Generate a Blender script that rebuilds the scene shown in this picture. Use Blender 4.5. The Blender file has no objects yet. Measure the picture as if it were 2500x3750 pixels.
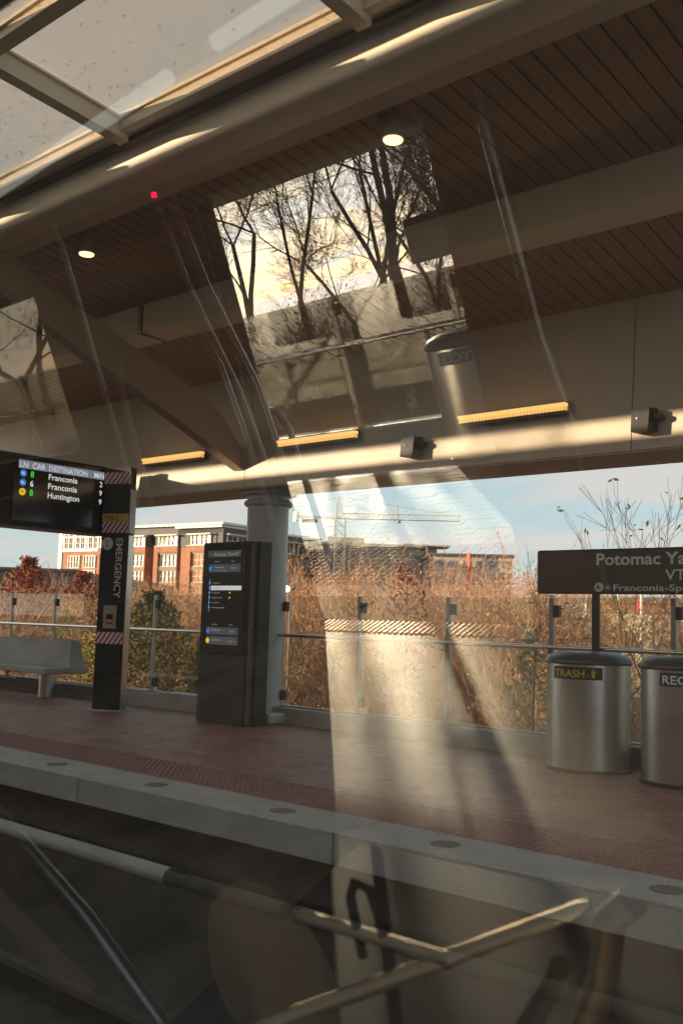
import bpy, math, random
import numpy as np
from mathutils import Vector, Matrix
rnd = random.Random(7)
sc = bpy.context.scene
COL = sc.collection
RAD = math.radians

# ------------------------------------------------------------------ camera
cam_d = bpy.data.cameras.new("camera")
cam = bpy.data.objects.new("camera", cam_d)
COL.objects.link(cam)
R = Matrix(((0.7540, 0.0492, 0.6550), (0.6562, -0.1014, -0.7478), (0.0297, 0.9936, -0.1087)))
cam.matrix_world = Matrix.Translation((0, 0, 1.27)) @ R.to_4x4()
cam_d.sensor_fit = 'VERTICAL'
cam_d.sensor_height = 36.0
cam_d.lens = 35.0
cam_d.clip_start = 0.02
cam_d.clip_end = 3000
cam_d.dof.use_dof = True
cam_d.dof.focus_distance = 10.5
cam_d.dof.aperture_fstop = 4.0
sc.camera = cam
# ------------------------------------------------------------------ light
SUN_AZ, SUN_EL = 41.0, 8.0          # sun stands behind the camera, low, to the left
sdir = Vector((-math.sin(RAD(SUN_AZ)) * math.cos(RAD(SUN_EL)), -math.cos(RAD(SUN_AZ)) * math.cos(RAD(SUN_EL)), math.sin(RAD(SUN_EL))))
world = bpy.data.worlds.new("World")
sc.world = world
world.use_nodes = True
wt = world.node_tree
for n_ in list(wt.nodes): wt.nodes.remove(n_)
def N(t, ty, **kw):
    n_ = t.nodes.new(ty)
    for k, v in kw.items():
        if k.startswith('i_'): n_.inputs[int(k[2:])].default_value = v
        else: setattr(n_, k, v)
    return n_
def L(t, a, b): t.links.new(a, b)
wo = N(wt, 'ShaderNodeOutputWorld'); bg = N(wt, 'ShaderNodeBackground'); bg.inputs['Strength'].default_value = 0.1
L(wt, bg.outputs[0], wo.inputs[0])
sky = N(wt, 'ShaderNodeTexSky', sky_type='NISHITA'); sky.sun_disc = False
sky.sun_elevation = RAD(SUN_EL); sky.sun_rotation = RAD(180 + SUN_AZ); sky.air_density = 1.0; sky.dust_density = 0.6; sky.ozone_density = 1.5
tc = N(wt, 'ShaderNodeTexCoord'); sep = N(wt, 'ShaderNodeSeparateXYZ'); L(wt, tc.outputs['Generated'], sep.inputs[0])
zc = N(wt, 'ShaderNodeMath', operation='MAXIMUM', i_1=0.0); L(wt, sep.outputs[2], zc.inputs[0])
za = N(wt, 'ShaderNodeMath', operation='ADD', i_1=0.12); L(wt, zc.outputs[0], za.inputs[0])
dx = N(wt, 'ShaderNodeMath', operation='DIVIDE'); L(wt, sep.outputs[0], dx.inputs[0]); L(wt, za.outputs[0], dx.inputs[1])
dy = N(wt, 'ShaderNodeMath', operation='DIVIDE'); L(wt, sep.outputs[1], dy.inputs[0]); L(wt, za.outputs[0], dy.inputs[1])
cmb = N(wt, 'ShaderNodeCombineXYZ'); L(wt, dx.outputs[0], cmb.inputs[0]); L(wt, dy.outputs[0], cmb.inputs[1])
mp = N(wt, 'ShaderNodeMapping'); mp.inputs['Rotation'].default_value = (0, 0, RAD(-38)); mp.inputs['Scale'].default_value = (0.35, 0.9, 1); mp.inputs['Location'].default_value = (3.1, 1.7, 0)
L(wt, cmb.outputs[0], mp.inputs[0])
nz = N(wt, 'ShaderNodeTexNoise'); nz.inputs['Scale'].default_value = 1.5; nz.inputs['Detail'].default_value = 9; nz.inputs['Roughness'].default_value = 0.56; nz.inputs['Distortion'].default_value = 0.35
L(wt, mp.outputs[0], nz.inputs['Vector'])
rp = N(wt, 'ShaderNodeValToRGB'); rp.color_ramp.elements[0].position = 0.43; rp.color_ramp.elements[1].position = 0.58
L(wt, nz.outputs[0], rp.inputs[0])
dot = N(wt, 'ShaderNodeVectorMath', operation='DOT_PRODUCT'); L(wt, tc.outputs['Generated'], dot.inputs[0]); dot.inputs[1].default_value = sdir
mx0 = N(wt, 'ShaderNodeMath', operation='MAXIMUM', i_1=0.0); L(wt, dot.outputs['Value'], mx0.inputs[0])
pw = N(wt, 'ShaderNodeMath', operation='POWER', i_1=5.0); L(wt, mx0.outputs[0], pw.inputs[0])
ccol = N(wt, 'ShaderNodeMix', data_type='RGBA')
ccol.inputs[6].default_value = (4.0, 4.1, 4.35, 1); ccol.inputs[7].default_value = (15.8, 15.0, 13.4, 1)
L(wt, pw.outputs[0], ccol.inputs[0])
# thin high haze keeps the clear sky pale
skym = N(wt, 'ShaderNodeMix', data_type='RGBA'); skym.inputs[0].default_value = 0.55
hcol = N(wt, 'ShaderNodeMix', data_type='RGBA'); hcol.inputs[6].default_value = (3.3, 4.8, 6.1, 1); hcol.inputs[7].default_value = (5.5, 8.0, 9.6, 1)
L(wt, pw.outputs[0], hcol.inputs[0])
L(wt, sky.outputs[0], skym.inputs[6]); L(wt, hcol.outputs[2], skym.inputs[7])
fin = N(wt, 'ShaderNodeMix', data_type='RGBA')
cf = N(wt, 'ShaderNodeMath', operation='MULTIPLY', i_1=0.9); L(wt, rp.outputs[0], cf.inputs[0])
L(wt, cf.outputs[0], fin.inputs[0]); L(wt, skym.outputs[2], fin.inputs[6]); L(wt, ccol.outputs[2], fin.inputs[7])
L(wt, fin.outputs[2], bg.inputs[0])

sun_d = bpy.data.lights.new("sun", 'SUN'); sun_d.energy = 5.0; sun_d.angle = RAD(0.35); sun_d.color = (1.0, 0.82, 0.60)
sun = bpy.data.objects.new("sun", sun_d); COL.objects.link(sun)
sun.rotation_euler = (-sdir).to_track_quat('-Z', 'Y').to_euler()
sc.view_settings.view_transform = 'Standard'; sc.view_settings.look = 'None'
sc.view_settings.exposure = 1.36; sc.view_settings.gamma = 1.0; sc.view_settings.use_curve_mapping = False
sc.cycles.use_denoising = True
sc.cycles.max_bounces = 10; sc.cycles.transparent_max_bounces = 24; sc.cycles.glossy_bounces = 5
sc.cycles.diffuse_bounces = 4; sc.cycles.caustics_reflective = False; sc.cycles.caustics_refractive = False
sc.cycles.sample_clamp_indirect = 6.0

# ------------------------------------------------------------------ materials
def mat(name, col, rough=0.6, metal=0.0, var=0.15, scale=6.0, bump=0.0, bscale=60.0, emit=None, estr=1.0, spec=0.5, aniso=None, speck=0.0):
    m = bpy.data.materials.new(name); m.use_nodes = True
    t = m.node_tree; b = t.nodes['Principled BSDF']
    b.inputs['Roughness'].default_value = rough; b.inputs['Metallic'].default_value = metal
    b.inputs['Specular IOR Level'].default_value = spec
    tcn = N(t, 'ShaderNodeTexCoord')
    no = N(t, 'ShaderNodeTexNoise'); no.inputs['Scale'].default_value = scale; no.inputs['Detail'].default_value = 6
    mpn = N(t, 'ShaderNodeMapping'); L(t, tcn.outputs['Object'], mpn.inputs[0])
    if aniso: mpn.inputs['Scale'].default_value = aniso
    L(t, mpn.outputs[0], no.inputs['Vector'])
    mi = N(t, 'ShaderNodeMix', data_type='RGBA')
    c = col
    mi.inputs[6].default_value = (c[0] * (1 - var), c[1] * (1 - var), c[2] * (1 - var), 1)
    mi.inputs[7].default_value = (min(1, c[0] * (1 + var)), min(1, c[1] * (1 + var)), min(1, c[2] * (1 + var)), 1)
    rr = N(t, 'ShaderNodeValToRGB'); rr.color_ramp.elements[0].position = 0.3; rr.color_ramp.elements[1].position = 0.7
    L(t, no.outputs[0], rr.inputs[0]); L(t, rr.outputs[0], mi.inputs[0])
    out = mi.outputs[2]
    if speck:
        n3 = N(t, 'ShaderNodeTexNoise'); n3.inputs['Scale'].default_value = bscale; n3.inputs['Detail'].default_value = 3
        L(t, tcn.outputs['Object'], n3.inputs['Vector'])
        r3 = N(t, 'ShaderNodeValToRGB'); r3.color_ramp.elements[0].position = 0.42; r3.color_ramp.elements[1].position = 0.58
        L(t, n3.outputs[0], r3.inputs[0])
        m3 = N(t, 'ShaderNodeMix', data_type='RGBA'); m3.blend_type = 'MULTIPLY'; m3.inputs[0].default_value = speck
        L(t, out, m3.inputs[6]); L(t, r3.outputs[0], m3.inputs[7]); out = m3.outputs[2]
    L(t, out, b.inputs['Base Color'])
    if bump:
        n2 = N(t, 'ShaderNodeTexNoise'); n2.inputs['Scale'].default_value = bscale; n2.inputs['Detail'].default_value = 4
        L(t, mpn.outputs[0], n2.inputs['Vector'])
        bp = N(t, 'ShaderNodeBump'); bp.inputs['Strength'].default_value = bump; bp.inputs['Distance'].default_value = 0.01
        L(t, n2.outputs[0], bp.inputs['Height']); L(t, bp.outputs[0], b.inputs['Normal'])
    if emit:
        b.inputs['Emission Color'].default_value = (*emit, 1); b.inputs['Emission Strength'].default_value = estr
    return m
def glass(name, refl=0.15, tint=(0.85, 0.87, 0.85), rough=0.0, bump=0.0, bscale=20, haze=0.0):
    m = bpy.data.materials.new(name); m.use_nodes = True
    t = m.node_tree; b = t.nodes['Principled BSDF']; t.nodes.remove(b)
    o = [n_ for n_ in t.nodes if n_.type == 'OUTPUT_MATERIAL'][0]
    tr = N(t, 'ShaderNodeBsdfTransparent'); tr.inputs[0].default_value = (*tint, 1)
    gl = N(t, 'ShaderNodeBsdfGlossy'); gl.inputs['Roughness'].default_value = rough; gl.inputs[0].default_value = (1, 1, 1, 1)
    mi = N(t, 'ShaderNodeMixShader'); mi.inputs[0].default_value = refl
    L(t, tr.outputs[0], mi.inputs[1]); L(t, gl.outputs[0], mi.inputs[2])
    last = mi
    if haze:
        df = N(t, 'ShaderNodeBsdfDiffuse'); df.inputs[0].default_value = (0.78, 0.64, 0.48, 1)
        tl = N(t, 'ShaderNodeBsdfTranslucent'); tl.inputs[0].default_value = (0.75, 0.68, 0.6, 1)
        m3 = N(t, 'ShaderNodeMixShader'); m3.inputs[0].default_value = 0.6; L(t, df.outputs[0], m3.inputs[1]); L(t, tl.outputs[0], m3.inputs[2])
        m2 = N(t, 'ShaderNodeMixShader'); m2.inputs[0].default_value = haze
        L(t, mi.outputs[0], m2.inputs[1]); L(t, m3.outputs[0], m2.inputs[2]); last = m2
    if bump:
        tcn = N(t, 'ShaderNodeTexCoord')
        n2 = N(t, 'ShaderNodeTexNoise'); n2.inputs['Scale'].default_value = bscale
        L(t, tcn.outputs['Object'], n2.inputs['Vector'])
        bp = N(t, 'ShaderNodeBump'); bp.inputs['Strength'].default_value = bump; bp.inputs['Distance'].default_value = 0.002
        L(t, n2.outputs[0], bp.inputs['Height']); L(t, bp.outputs[0], gl.inputs['Normal'])
    L(t, last.outputs[0], o.inputs[0])
    return m
def leafmat(name, c1, c2, scale=3.0):
    m = bpy.data.materials.new(name); m.use_nodes = True
    t = m.node_tree; b = t.nodes['Principled BSDF']; b.inputs['Roughness'].default_value = 0.75; b.inputs['Specular IOR Level'].default_value = 0.2
    g = N(t, 'ShaderNodeNewGeometry')
    tcn = N(t, 'ShaderNodeTexCoord'); no = N(t, 'ShaderNodeTexNoise'); no.inputs['Scale'].default_value = scale; no.inputs['Detail'].default_value = 3
    L(t, tcn.outputs['Object'], no.inputs['Vector'])
    ad = N(t, 'ShaderNodeMath', operation='ADD'); L(t, g.outputs['Random Per Island'], ad.inputs[0]); L(t, no.outputs[0], ad.inputs[1])
    hf = N(t, 'ShaderNodeMath', operation='MULTIPLY', i_1=0.5); L(t, ad.outputs[0], hf.inputs[0])
    rr = N(t, 'ShaderNodeValToRGB'); rr.color_ramp.elements[0].position = 0.25; rr.color_ramp.elements[1].position = 0.8
    rr.color_ramp.elements[0].color = (*c1, 1); rr.color_ramp.elements[1].color = (*c2, 1)
    L(t, hf.outputs[0], rr.inputs[0]); L(t, rr.outputs[0], b.inputs['Base Color'])
    return m

M = dict(
 granite=mat('granite', (0.36, 0.345, 0.32), 0.75, var=0.12, scale=2.5, speck=0.4, bscale=110, bump=0.12),
 paver=mat('paver_brick', (0.20, 0.085, 0.055), 0.55, var=0.4, scale=3.0, bump=0.25, bscale=90),
 tactile=mat('tactile_brick', (0.19, 0.075, 0.055), 0.6, var=0.25, scale=5, bump=0.2, bscale=120),
 mortar=mat('mortar', (0.06, 0.045, 0.04), 0.9),
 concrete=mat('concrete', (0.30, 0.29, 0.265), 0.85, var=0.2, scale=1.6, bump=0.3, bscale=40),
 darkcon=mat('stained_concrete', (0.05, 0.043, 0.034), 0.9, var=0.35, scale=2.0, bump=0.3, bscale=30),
 ballast=mat('track_bed', (0.03, 0.027, 0.022), 0.95, var=0.4, scale=4, bump=0.8, bscale=30),
 fascia=mat('painted_fascia_metal', (0.60, 0.50, 0.385), 0.5, var=0.06, scale=1.2),
 beam=mat('painted_steel_beam', (0.68, 0.60, 0.48), 0.35, var=0.06, scale=2),
 plank=mat('soffit_plank', (0.30, 0.19, 0.12), 0.5, var=0.25, scale=5, aniso=(9, 0.8, 3), bump=0.08, bscale=40),
 rib=mat('brown_rib_steel', (0.38, 0.29, 0.21), 0.5, var=0.08, scale=1.5),
 black=mat('shadow_gap', (0.012, 0.011, 0.01), 0.9),
 blackgloss=mat('black_glass_panel', (0.010, 0.010, 0.011), 0.12, var=0.1),
 blackmetal=mat('black_powder_coat', (0.014, 0.013, 0.012), 0.45, var=0.2, scale=4, spec=0.3),
 bronze=mat('bronze_enamel_sign', (0.030, 0.022, 0.017), 0.38, var=0.1),
 steel=mat('brushed_stainless', (0.55, 0.54, 0.52), 0.30, 1.0, var=0.1, scale=3, aniso=(1, 1, 0.05), bump=0.05, bscale=200),
 polished=mat('polished_stainless', (0.62, 0.58, 0.54), 0.30, 1.0, var=0.05),
 white=mat('white_vinyl', (0.72, 0.72, 0.70), 0.5, var=0.05),
 redtape=mat('red_tape', (0.42, 0.03, 0.03), 0.5, var=0.1),
 yellow=mat('yellow_label', (0.55, 0.42, 0.03), 0.5, var=0.1),
 navy=mat('navy_label', (0.012, 0.02, 0.09), 0.4, var=0.1),
 darklid=mat('dark_blue_grey_lid', (0.035, 0.045, 0.05), 0.35, var=0.1),
 colwhite=mat('grey_white_column_paint', (0.43, 0.43, 0.40), 0.4, var=0.08, scale=2),
 posts=mat('aluminium_post', (0.32, 0.29, 0.26), 0.4, 0.6, var=0.1),
 scr_text=mat('screen_white_text', (0.02, 0.02, 0.02), emit=(0.62, 0.66, 0.70), estr=0.55),
 scr_green=mat('screen_green_text', (0.02, 0.02, 0.02), emit=(0.02, 0.50, 0.04), estr=0.8),
 scr_bar=mat('screen_header_bar', (0.02, 0.02, 0.02), emit=(0.12, 0.15, 0.21), estr=0.7),
 scr_blue=mat('screen_blue_disc', (0.02, 0.02, 0.02), emit=(0.01, 0.10, 0.35), estr=0.9),
 scr_yel=mat('screen_yellow_disc', (0.02, 0.02, 0.02), emit=(0.5, 0.38, 0.02), estr=0.8),
 scr_dim=mat('screen_dim_text', (0.02, 0.02, 0.02), emit=(0.25, 0.27, 0.30), estr=0.6),
 scr_row=mat('screen_dim_row', (0.02, 0.02, 0.02), emit=(0.022, 0.026, 0.032), estr=1.0),
 scr_hi=mat('screen_highlight_row', (0.02, 0.02, 0.02), emit=(0.30, 0.34, 0.38), estr=0.9),
 lamp=mat('lit_lamp_lens', (0.8, 0.7, 0.5), emit=(1.0, 0.60, 0.25), estr=1.9),
 goldlamp=mat('lit_louvre', (0.5, 0.35, 0.1), emit=(1.0, 0.60, 0.22), estr=0.42),
 goldtop=mat('lit_louvre_lens', (0.5, 0.35, 0.1), emit=(1.0, 0.56, 0.18), estr=0.62),
 redled=mat('red_led', (0.4, 0.0, 0.0), emit=(1.0, 0.0, 0.02), estr=6),
 satin=mat('sun_toned_satin_steel', (0.95, 0.82, 0.60), 0.42, 1.0, var=0.05),  # gold of sunlit steel put into the base colour
 tube=mat('lit_ceiling_tube', (0.8, 0.8, 0.8), emit=(0.92, 1.0, 0.94), estr=0.2),
 globe=mat('lit_globe', (0.8, 0.8, 0.8), emit=(0.85, 1.0, 0.85), estr=1.6),
 floor=mat('speckled_train_floor', (0.62, 0.55, 0.45), 0.40, var=0.45, scale=5, speck=0.25, bump=0.16, bscale=110),
 tread=mat('threshold_metal', (0.55, 0.53, 0.48), 0.4, 1.0),
 wallpanel=mat('train_wall_panel', (0.42, 0.31, 0.21), 0.5, var=0.08, scale=2),
 ceil=mat('train_ceiling_panel', (0.55, 0.42, 0.30), 0.5, var=0.06),
 seat=mat('navy_seat_vinyl', (0.03, 0.035, 0.06), 0.5, var=0.15),
 tanseat=mat('tan_seat_vinyl', (0.70, 0.52, 0.32), 0.6, var=0.15, scale=4),
 pane=glass('train_window_glass', 0.25, (0.92, 0.865, 0.785), haze=0.03),
 rail_glass=glass('railing_glass', 0.035, (0.88, 0.90, 0.87)),
 opp_glass=glass('railing_glass_reflective', 0.055, (0.80, 0.80, 0.75)),
 skyl=glass('wet_skylight_glass', 0.10, (0.92, 0.86, 0.78), haze=0.22),
 drop=mat('rain_drop', (0.34, 0.29, 0.24), 0.1, var=0.3),
 ground=mat('ground_earth', (0.11, 0.08, 0.05), 0.95, var=0.4, scale=0.4, bump=0.6, bscale=6),
 road=mat('asphalt', (0.06, 0.06, 0.06), 0.9),
 bark=mat('bark', (0.07, 0.05, 0.038), 0.9, var=0.3, scale=8, bump=0.5),
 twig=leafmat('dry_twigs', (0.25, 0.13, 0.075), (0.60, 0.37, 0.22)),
 dryleaf=leafmat('dry_leaves', (0.34, 0.15, 0.065), (0.66, 0.38, 0.19)),
 redleaf=leafmat('rust_leaves', (0.14, 0.035, 0.02), (0.42, 0.13, 0.06)),
 green=leafmat('evergreen_leaves', (0.03, 0.04, 0.012), (0.17, 0.15, 0.03)),
 yelleaf=leafmat('yellow_green_leaves', (0.13, 0.12, 0.02), (0.36, 0.30, 0.04)),
 darkbrush=leafmat('shade_toned_brush', (0.05, 0.035, 0.02), (0.15, 0.11, 0.06)),  # darker copy of the twig colours, backlit shade put into the colour
 brick_b=mat('building_brick', (0.34, 0.145, 0.08), 0.85, var=0.18, scale=0.7, bump=0.2, bscale=6),
 grey_b=mat('building_grey_panel', (0.085, 0.08, 0.075), 0.7, var=0.1, scale=0.5),
 tan_b=mat('building_tan_panel', (0.26, 0.20, 0.135), 0.8, var=0.15, scale=0.5),
 white_b=mat('building_white_trim', (0.72, 0.69, 0.60), 0.6, var=0.05),
 cream_b=mat('building_cream', (0.48, 0.42, 0.32), 0.8, var=0.1, scale=0.4),
 winglass=mat('building_window_glass', (0.16, 0.155, 0.14), 0.15, var=0.5, scale=0.35, spec=0.8),
 blind=mat('window_blind', (0.45, 0.42, 0.34), 0.8, var=0.1),
 crane=mat('crane_paint', (0.62, 0.57, 0.48), 0.6, var=0.1),
 redsign=mat('red_banner', (0.55, 0.04, 0.03), 0.6),
 louvre_dark=mat('louvre_frame', (0.10, 0.075, 0.05), 0.5),
 ex_steel=mat('train_side_stainless', (0.62, 0.60, 0.55), 0.30, 1.0, var=0.12, scale=2),
)

# ------------------------------------------------------------------ mesh helpers
class MB:
    def __init__(s): s.v = []; s.f = []
    def add(s, vs, fs):
        o = len(s.v); s.v += [tuple(p) for p in vs]; s.f += [tuple(i + o for i in f) for f in fs]; return s
    def hexa(s, p):   # 8 pts: bottom 4 ccw, top 4 ccw
        return s.add(p, [(3, 2, 1, 0), (4, 5, 6, 7), (0, 1, 5, 4), (1, 2, 6, 5), (2, 3, 7, 6), (3, 0, 4, 7)])
    def box(s, x0, y0, z0, x1, y1, z1):
        x0, x1 = min(x0, x1), max(x0, x1); y0, y1 = min(y0, y1), max(y0, y1); z0, z1 = min(z0, z1), max(z0, z1)
        return s.hexa([(x0, y0, z0), (x1, y0, z0), (x1, y1, z0), (x0, y1, z0), (x0, y0, z1), (x1, y0, z1), (x1, y1, z1), (x0, y1, z1)])
    def bbox(s, x0, y0, z0, x1, y1, z1, b):   # box with chamfered long/vertical edges via inset rings
        x0, x1 = min(x0, x1), max(x0, x1); y0, y1 = min(y0, y1), max(y0, y1); z0, z1 = min(z0, z1), max(z0, z1)
        def ring(z, i): return [(x0 + b + i, y0 + i, z), (x1 - b - i, y0 + i, z), (x1 - i, y0 + b + i, z), (x1 - i, y1 - b - i, z), (x1 - b - i, y1 - i, z), (x0 + b + i, y1 - i, z), (x0 + i, y1 - b - i, z), (x0 + i, y0 + b + i, z)]
        rs = [ring(z0, b), ring(z0 + b, 0), ring(z1 - b, 0), ring(z1, b)]
        vs = [p for r_ in rs for p in r_]; fs = []
        for k in range(3):
            for i in range(8):
                j = (i + 1) % 8; fs.append((k * 8 + i, k * 8 + j, (k + 1) * 8 + j, (k + 1) * 8 + i))
        fs.append(tuple(range(7, -1, -1))); fs.append(tuple(24 + i for i in range(8)))
        return s.add(vs, fs)
    def tube(s, pts, r, n=8, cap=True):
        pts = [Vector(p) for p in pts]; k = len(pts)
        rs = r if isinstance(r, (list, tuple)) else [r] * k
        vs = []; fs = []; ref = None
        for i, p in enumerate(pts):
            d = (pts[min(i + 1, k - 1)] - pts[max(i - 1, 0)]).normalized()
            if ref is None:
                ref = Vector((0, 0, 1)) if abs(d.z) < 0.9 else Vector((1, 0, 0))
            u = d.cross(ref).normalized(); w = u.cross(d).normalized(); ref = w
            for j in range(n):
                a = 2 * math.pi * j / n
                vs.append(p + (u * math.cos(a) + w * math.sin(a)) * rs[i])
        for i in range(k - 1):
            for j in range(n):
                j2 = (j + 1) % n; fs.append((i * n + j, i * n + j2, (i + 1) * n + j2, (i + 1) * n + j))
        if cap:
            fs.append(tuple(range(n - 1, -1, -1))); fs.append(tuple((k - 1) * n + j for j in range(n)))
        return s.add(vs, fs)
    def lathe(s, prof, c=(0, 0), n=32):
        vs = []; fs = []
        for (r, z) in prof:
            for j in range(n):
                a = 2 * math.pi * j / n; vs.append((c[0] + r * math.cos(a), c[1] + r * math.sin(a), z))
        k = len(prof)
        for i in range(k - 1):
            for j in range(n):
                j2 = (j + 1) % n; fs.append((i * n + j, i * n + j2, (i + 1) * n + j2, (i + 1) * n + j))
        fs.append(tuple(range(n - 1, -1, -1))); fs.append(tuple((k - 1) * n + j for j in range(n)))
        return s.add(vs, fs)
    def prism(s, yz, x0, x1):   # polygon in YZ swept along X
        k = len(yz); vs = [(x0, y, z) for y, z in yz] + [(x1, y, z) for y, z in yz]
        fs = [(i, (i + 1) % k, k + (i + 1) % k, k + i) for i in range(k)]
        fs += [tuple(range(k - 1, -1, -1)), tuple(range(k, 2 * k))]
        return s.add(vs, fs)
    def ext(s, P, o, u, w, d):  # polygon P (a,b) on plane origin o axes u,w thickness vector d
        o, u, w, d = Vector(o), Vector(u), Vector(w), Vector(d); k = len(P)
        vs = [o + u * a + w * b for a, b in P] + [o + u * a + w * b + d for a, b in P]
        fs = [(i, (i + 1) % k, k + (i + 1) % k, k + i) for i in range(k)]
        fs += [tuple(range(k - 1, -1, -1)), tuple(range(k, 2 * k))]
        return s.add(vs, fs)
def props(o, label=None, cat=None, group=None, kind=None, category=None):
    cat = cat or category
    if label: o['label'] = label
    if cat: o['category'] = cat
    if group: o['group'] = group
    if kind: o['kind'] = kind
    return o
def fixn(me):
    import bmesh
    bm = bmesh.new(); bm.from_mesh(me); bmesh.ops.recalc_face_normals(bm, faces=bm.faces); bm.to_mesh(me); bm.free()
def wloc(o):
    v = Vector(o.location)
    while o.parent: o = o.parent; v += Vector(o.location)
    return v
def obj(name, mb, m, parent=None, smooth=False, fix=True, origin=None, **kw):
    me = bpy.data.meshes.new(name)
    if parent is not None: off = wloc(parent)
    else: off = Vector(origin) if origin is not None else Vector((0, 0, 0))
    me.from_pydata([(v[0] - off.x, v[1] - off.y, v[2] - off.z) for v in mb.v], [], mb.f)
    if fix and len(mb.f) < 60000: fixn(me)
    me.materials.append(m)
    if smooth:
        for p in me.polygons: p.use_smooth = True
        try: me.set_sharp_from_angle(angle=RAD(38))
        except Exception: pass
    o = bpy.data.objects.new(name, me); COL.objects.link(o)
    if parent is not None: o.parent = parent
    else: o.location = off
    props(o, **kw); return o
def thing(name, loc, label, cat, group=None):
    o = bpy.data.objects.new(name, None); o.empty_display_size = 0.1; COL.objects.link(o); o.location = loc
    return props(o, label, cat, group)
def struct(name, mb, m, parent=None, **kw):
    return obj(name, mb, m, parent, kind='structure', **kw)
def kids(o): return [c for c in COL.objects if c.parent == o]
def dup(root, delta, label=None):
    def cp(o, par):
        c = o.copy(); COL.objects.link(c)
        if par is not None: c.parent = par
        for ch in list(o.children): cp(ch, c)
        return c
    c = cp(root, None); c.location = Vector(root.location) + Vector(delta)
    if label: c['label'] = label
    return c
_dg = None
def text(name, s, m, parent, o, u, w, h, width=None, bold=0.0, depth=0.002, align='L'):
    """flat lettering: origin o (left end of baseline), unit vectors u (reading) and w (up), cap height h"""
    c = bpy.data.curves.new(name, 'FONT'); c.body = s; c.size = 1.0; c.offset = bold; c.resolution_u = 3
    t = bpy.data.objects.new(name, c); COL.objects.link(t)
    bpy.context.view_layer.update()
    me0 = bpy.data.meshes.new_from_object(t.evaluated_get(bpy.context.evaluated_depsgraph_get()))
    COL.objects.unlink(t); bpy.data.objects.remove(t)
    V = [v.co.copy() for v in me0.vertices]; F = [tuple(p.vertices) for p in me0.polygons]
    if not V: return None
    x0 = min(v.x for v in V); x1 = max(v.x for v in V); cap = 0.73
    sy = h / cap; sx = (width / (x1 - x0)) if width else sy
    o, u, w = Vector(o), Vector(u).normalized(), Vector(w).normalized(); nrm = u.cross(w)
    wd = (x1 - x0) * sx; sh = {'L': 0, 'C': -wd / 2, 'R': -wd}[align]
    mb = MB(); mb.add([o + u * ((v.x - x0) * sx + sh) + w * (v.y * sy) + nrm * depth for v in V], F)
    return obj(name, mb, m, parent, fix=False)
def disc(c, u, w, r, t, n=20):
    c, u, w = Vector(c), Vector(u).normalized(), Vector(w).normalized(); nn = u.cross(w)
    mb = MB(); mb.ext([(r * math.cos(2 * math.pi * i / n), r * math.sin(2 * math.pi * i / n)) for i in range(n)], c, u, w, nn * t); return mb

# ------------------------------------------------------------------ ground and platforms
g = MB()
g.add([(-900, 9.4, -1.9), (600, 9.4, -1.9), (600, 14, -2.2), (-900, 14, -2.2), (-900, 30, -2.4), (600, 30, -2.4), (-900, 1200, -2.6), (600, 1200, -2.6),
       (-900, -7, -1.9), (600, -7, -1.9), (-900, -900, -2.4), (600, -900, -2.4)],
      [(0, 1, 2, 3), (3, 2, 5, 4), (4, 5, 7, 6), (8, 10, 11, 9)])
struct('ground', g, M['ground'], fix=False)
tb = MB(); tb.box(-60, -2.0, -1.35, 20, 5.1, -1.2)
struct('track_bed', tb, M['ballast'])
for nm, yy in (('near', 0.0), ('far', 0.0)): pass
# running rails of the track in front
rail0 = thing('running_rail', (0, 2.35, -1.2), 'steel running rail of the near empty track, nearer the train', 'rail', 'running rails of the empty track')
obj('rail_head', MB().prism([(2.31, -1.04), (2.39, -1.04), (2.39, -1.0), (2.31, -1.0)], -50, 15), M['steel'], rail0)
obj('rail_web', MB().prism([(2.28, -1.2), (2.42, -1.2), (2.36, -1.18), (2.36, -1.04), (2.34, -1.04), (2.34, -1.18)], -50, 15), M['blackmetal'], rail0)
dup(rail0, (0, 1.435, 0), 'steel running rail of the empty track, beside the platform wall')
# plinths under rails
struct('track_plinth', MB().box(-50, 2.1, -1.2, 15, 2.2, -1.06), M['darkcon'])

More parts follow.
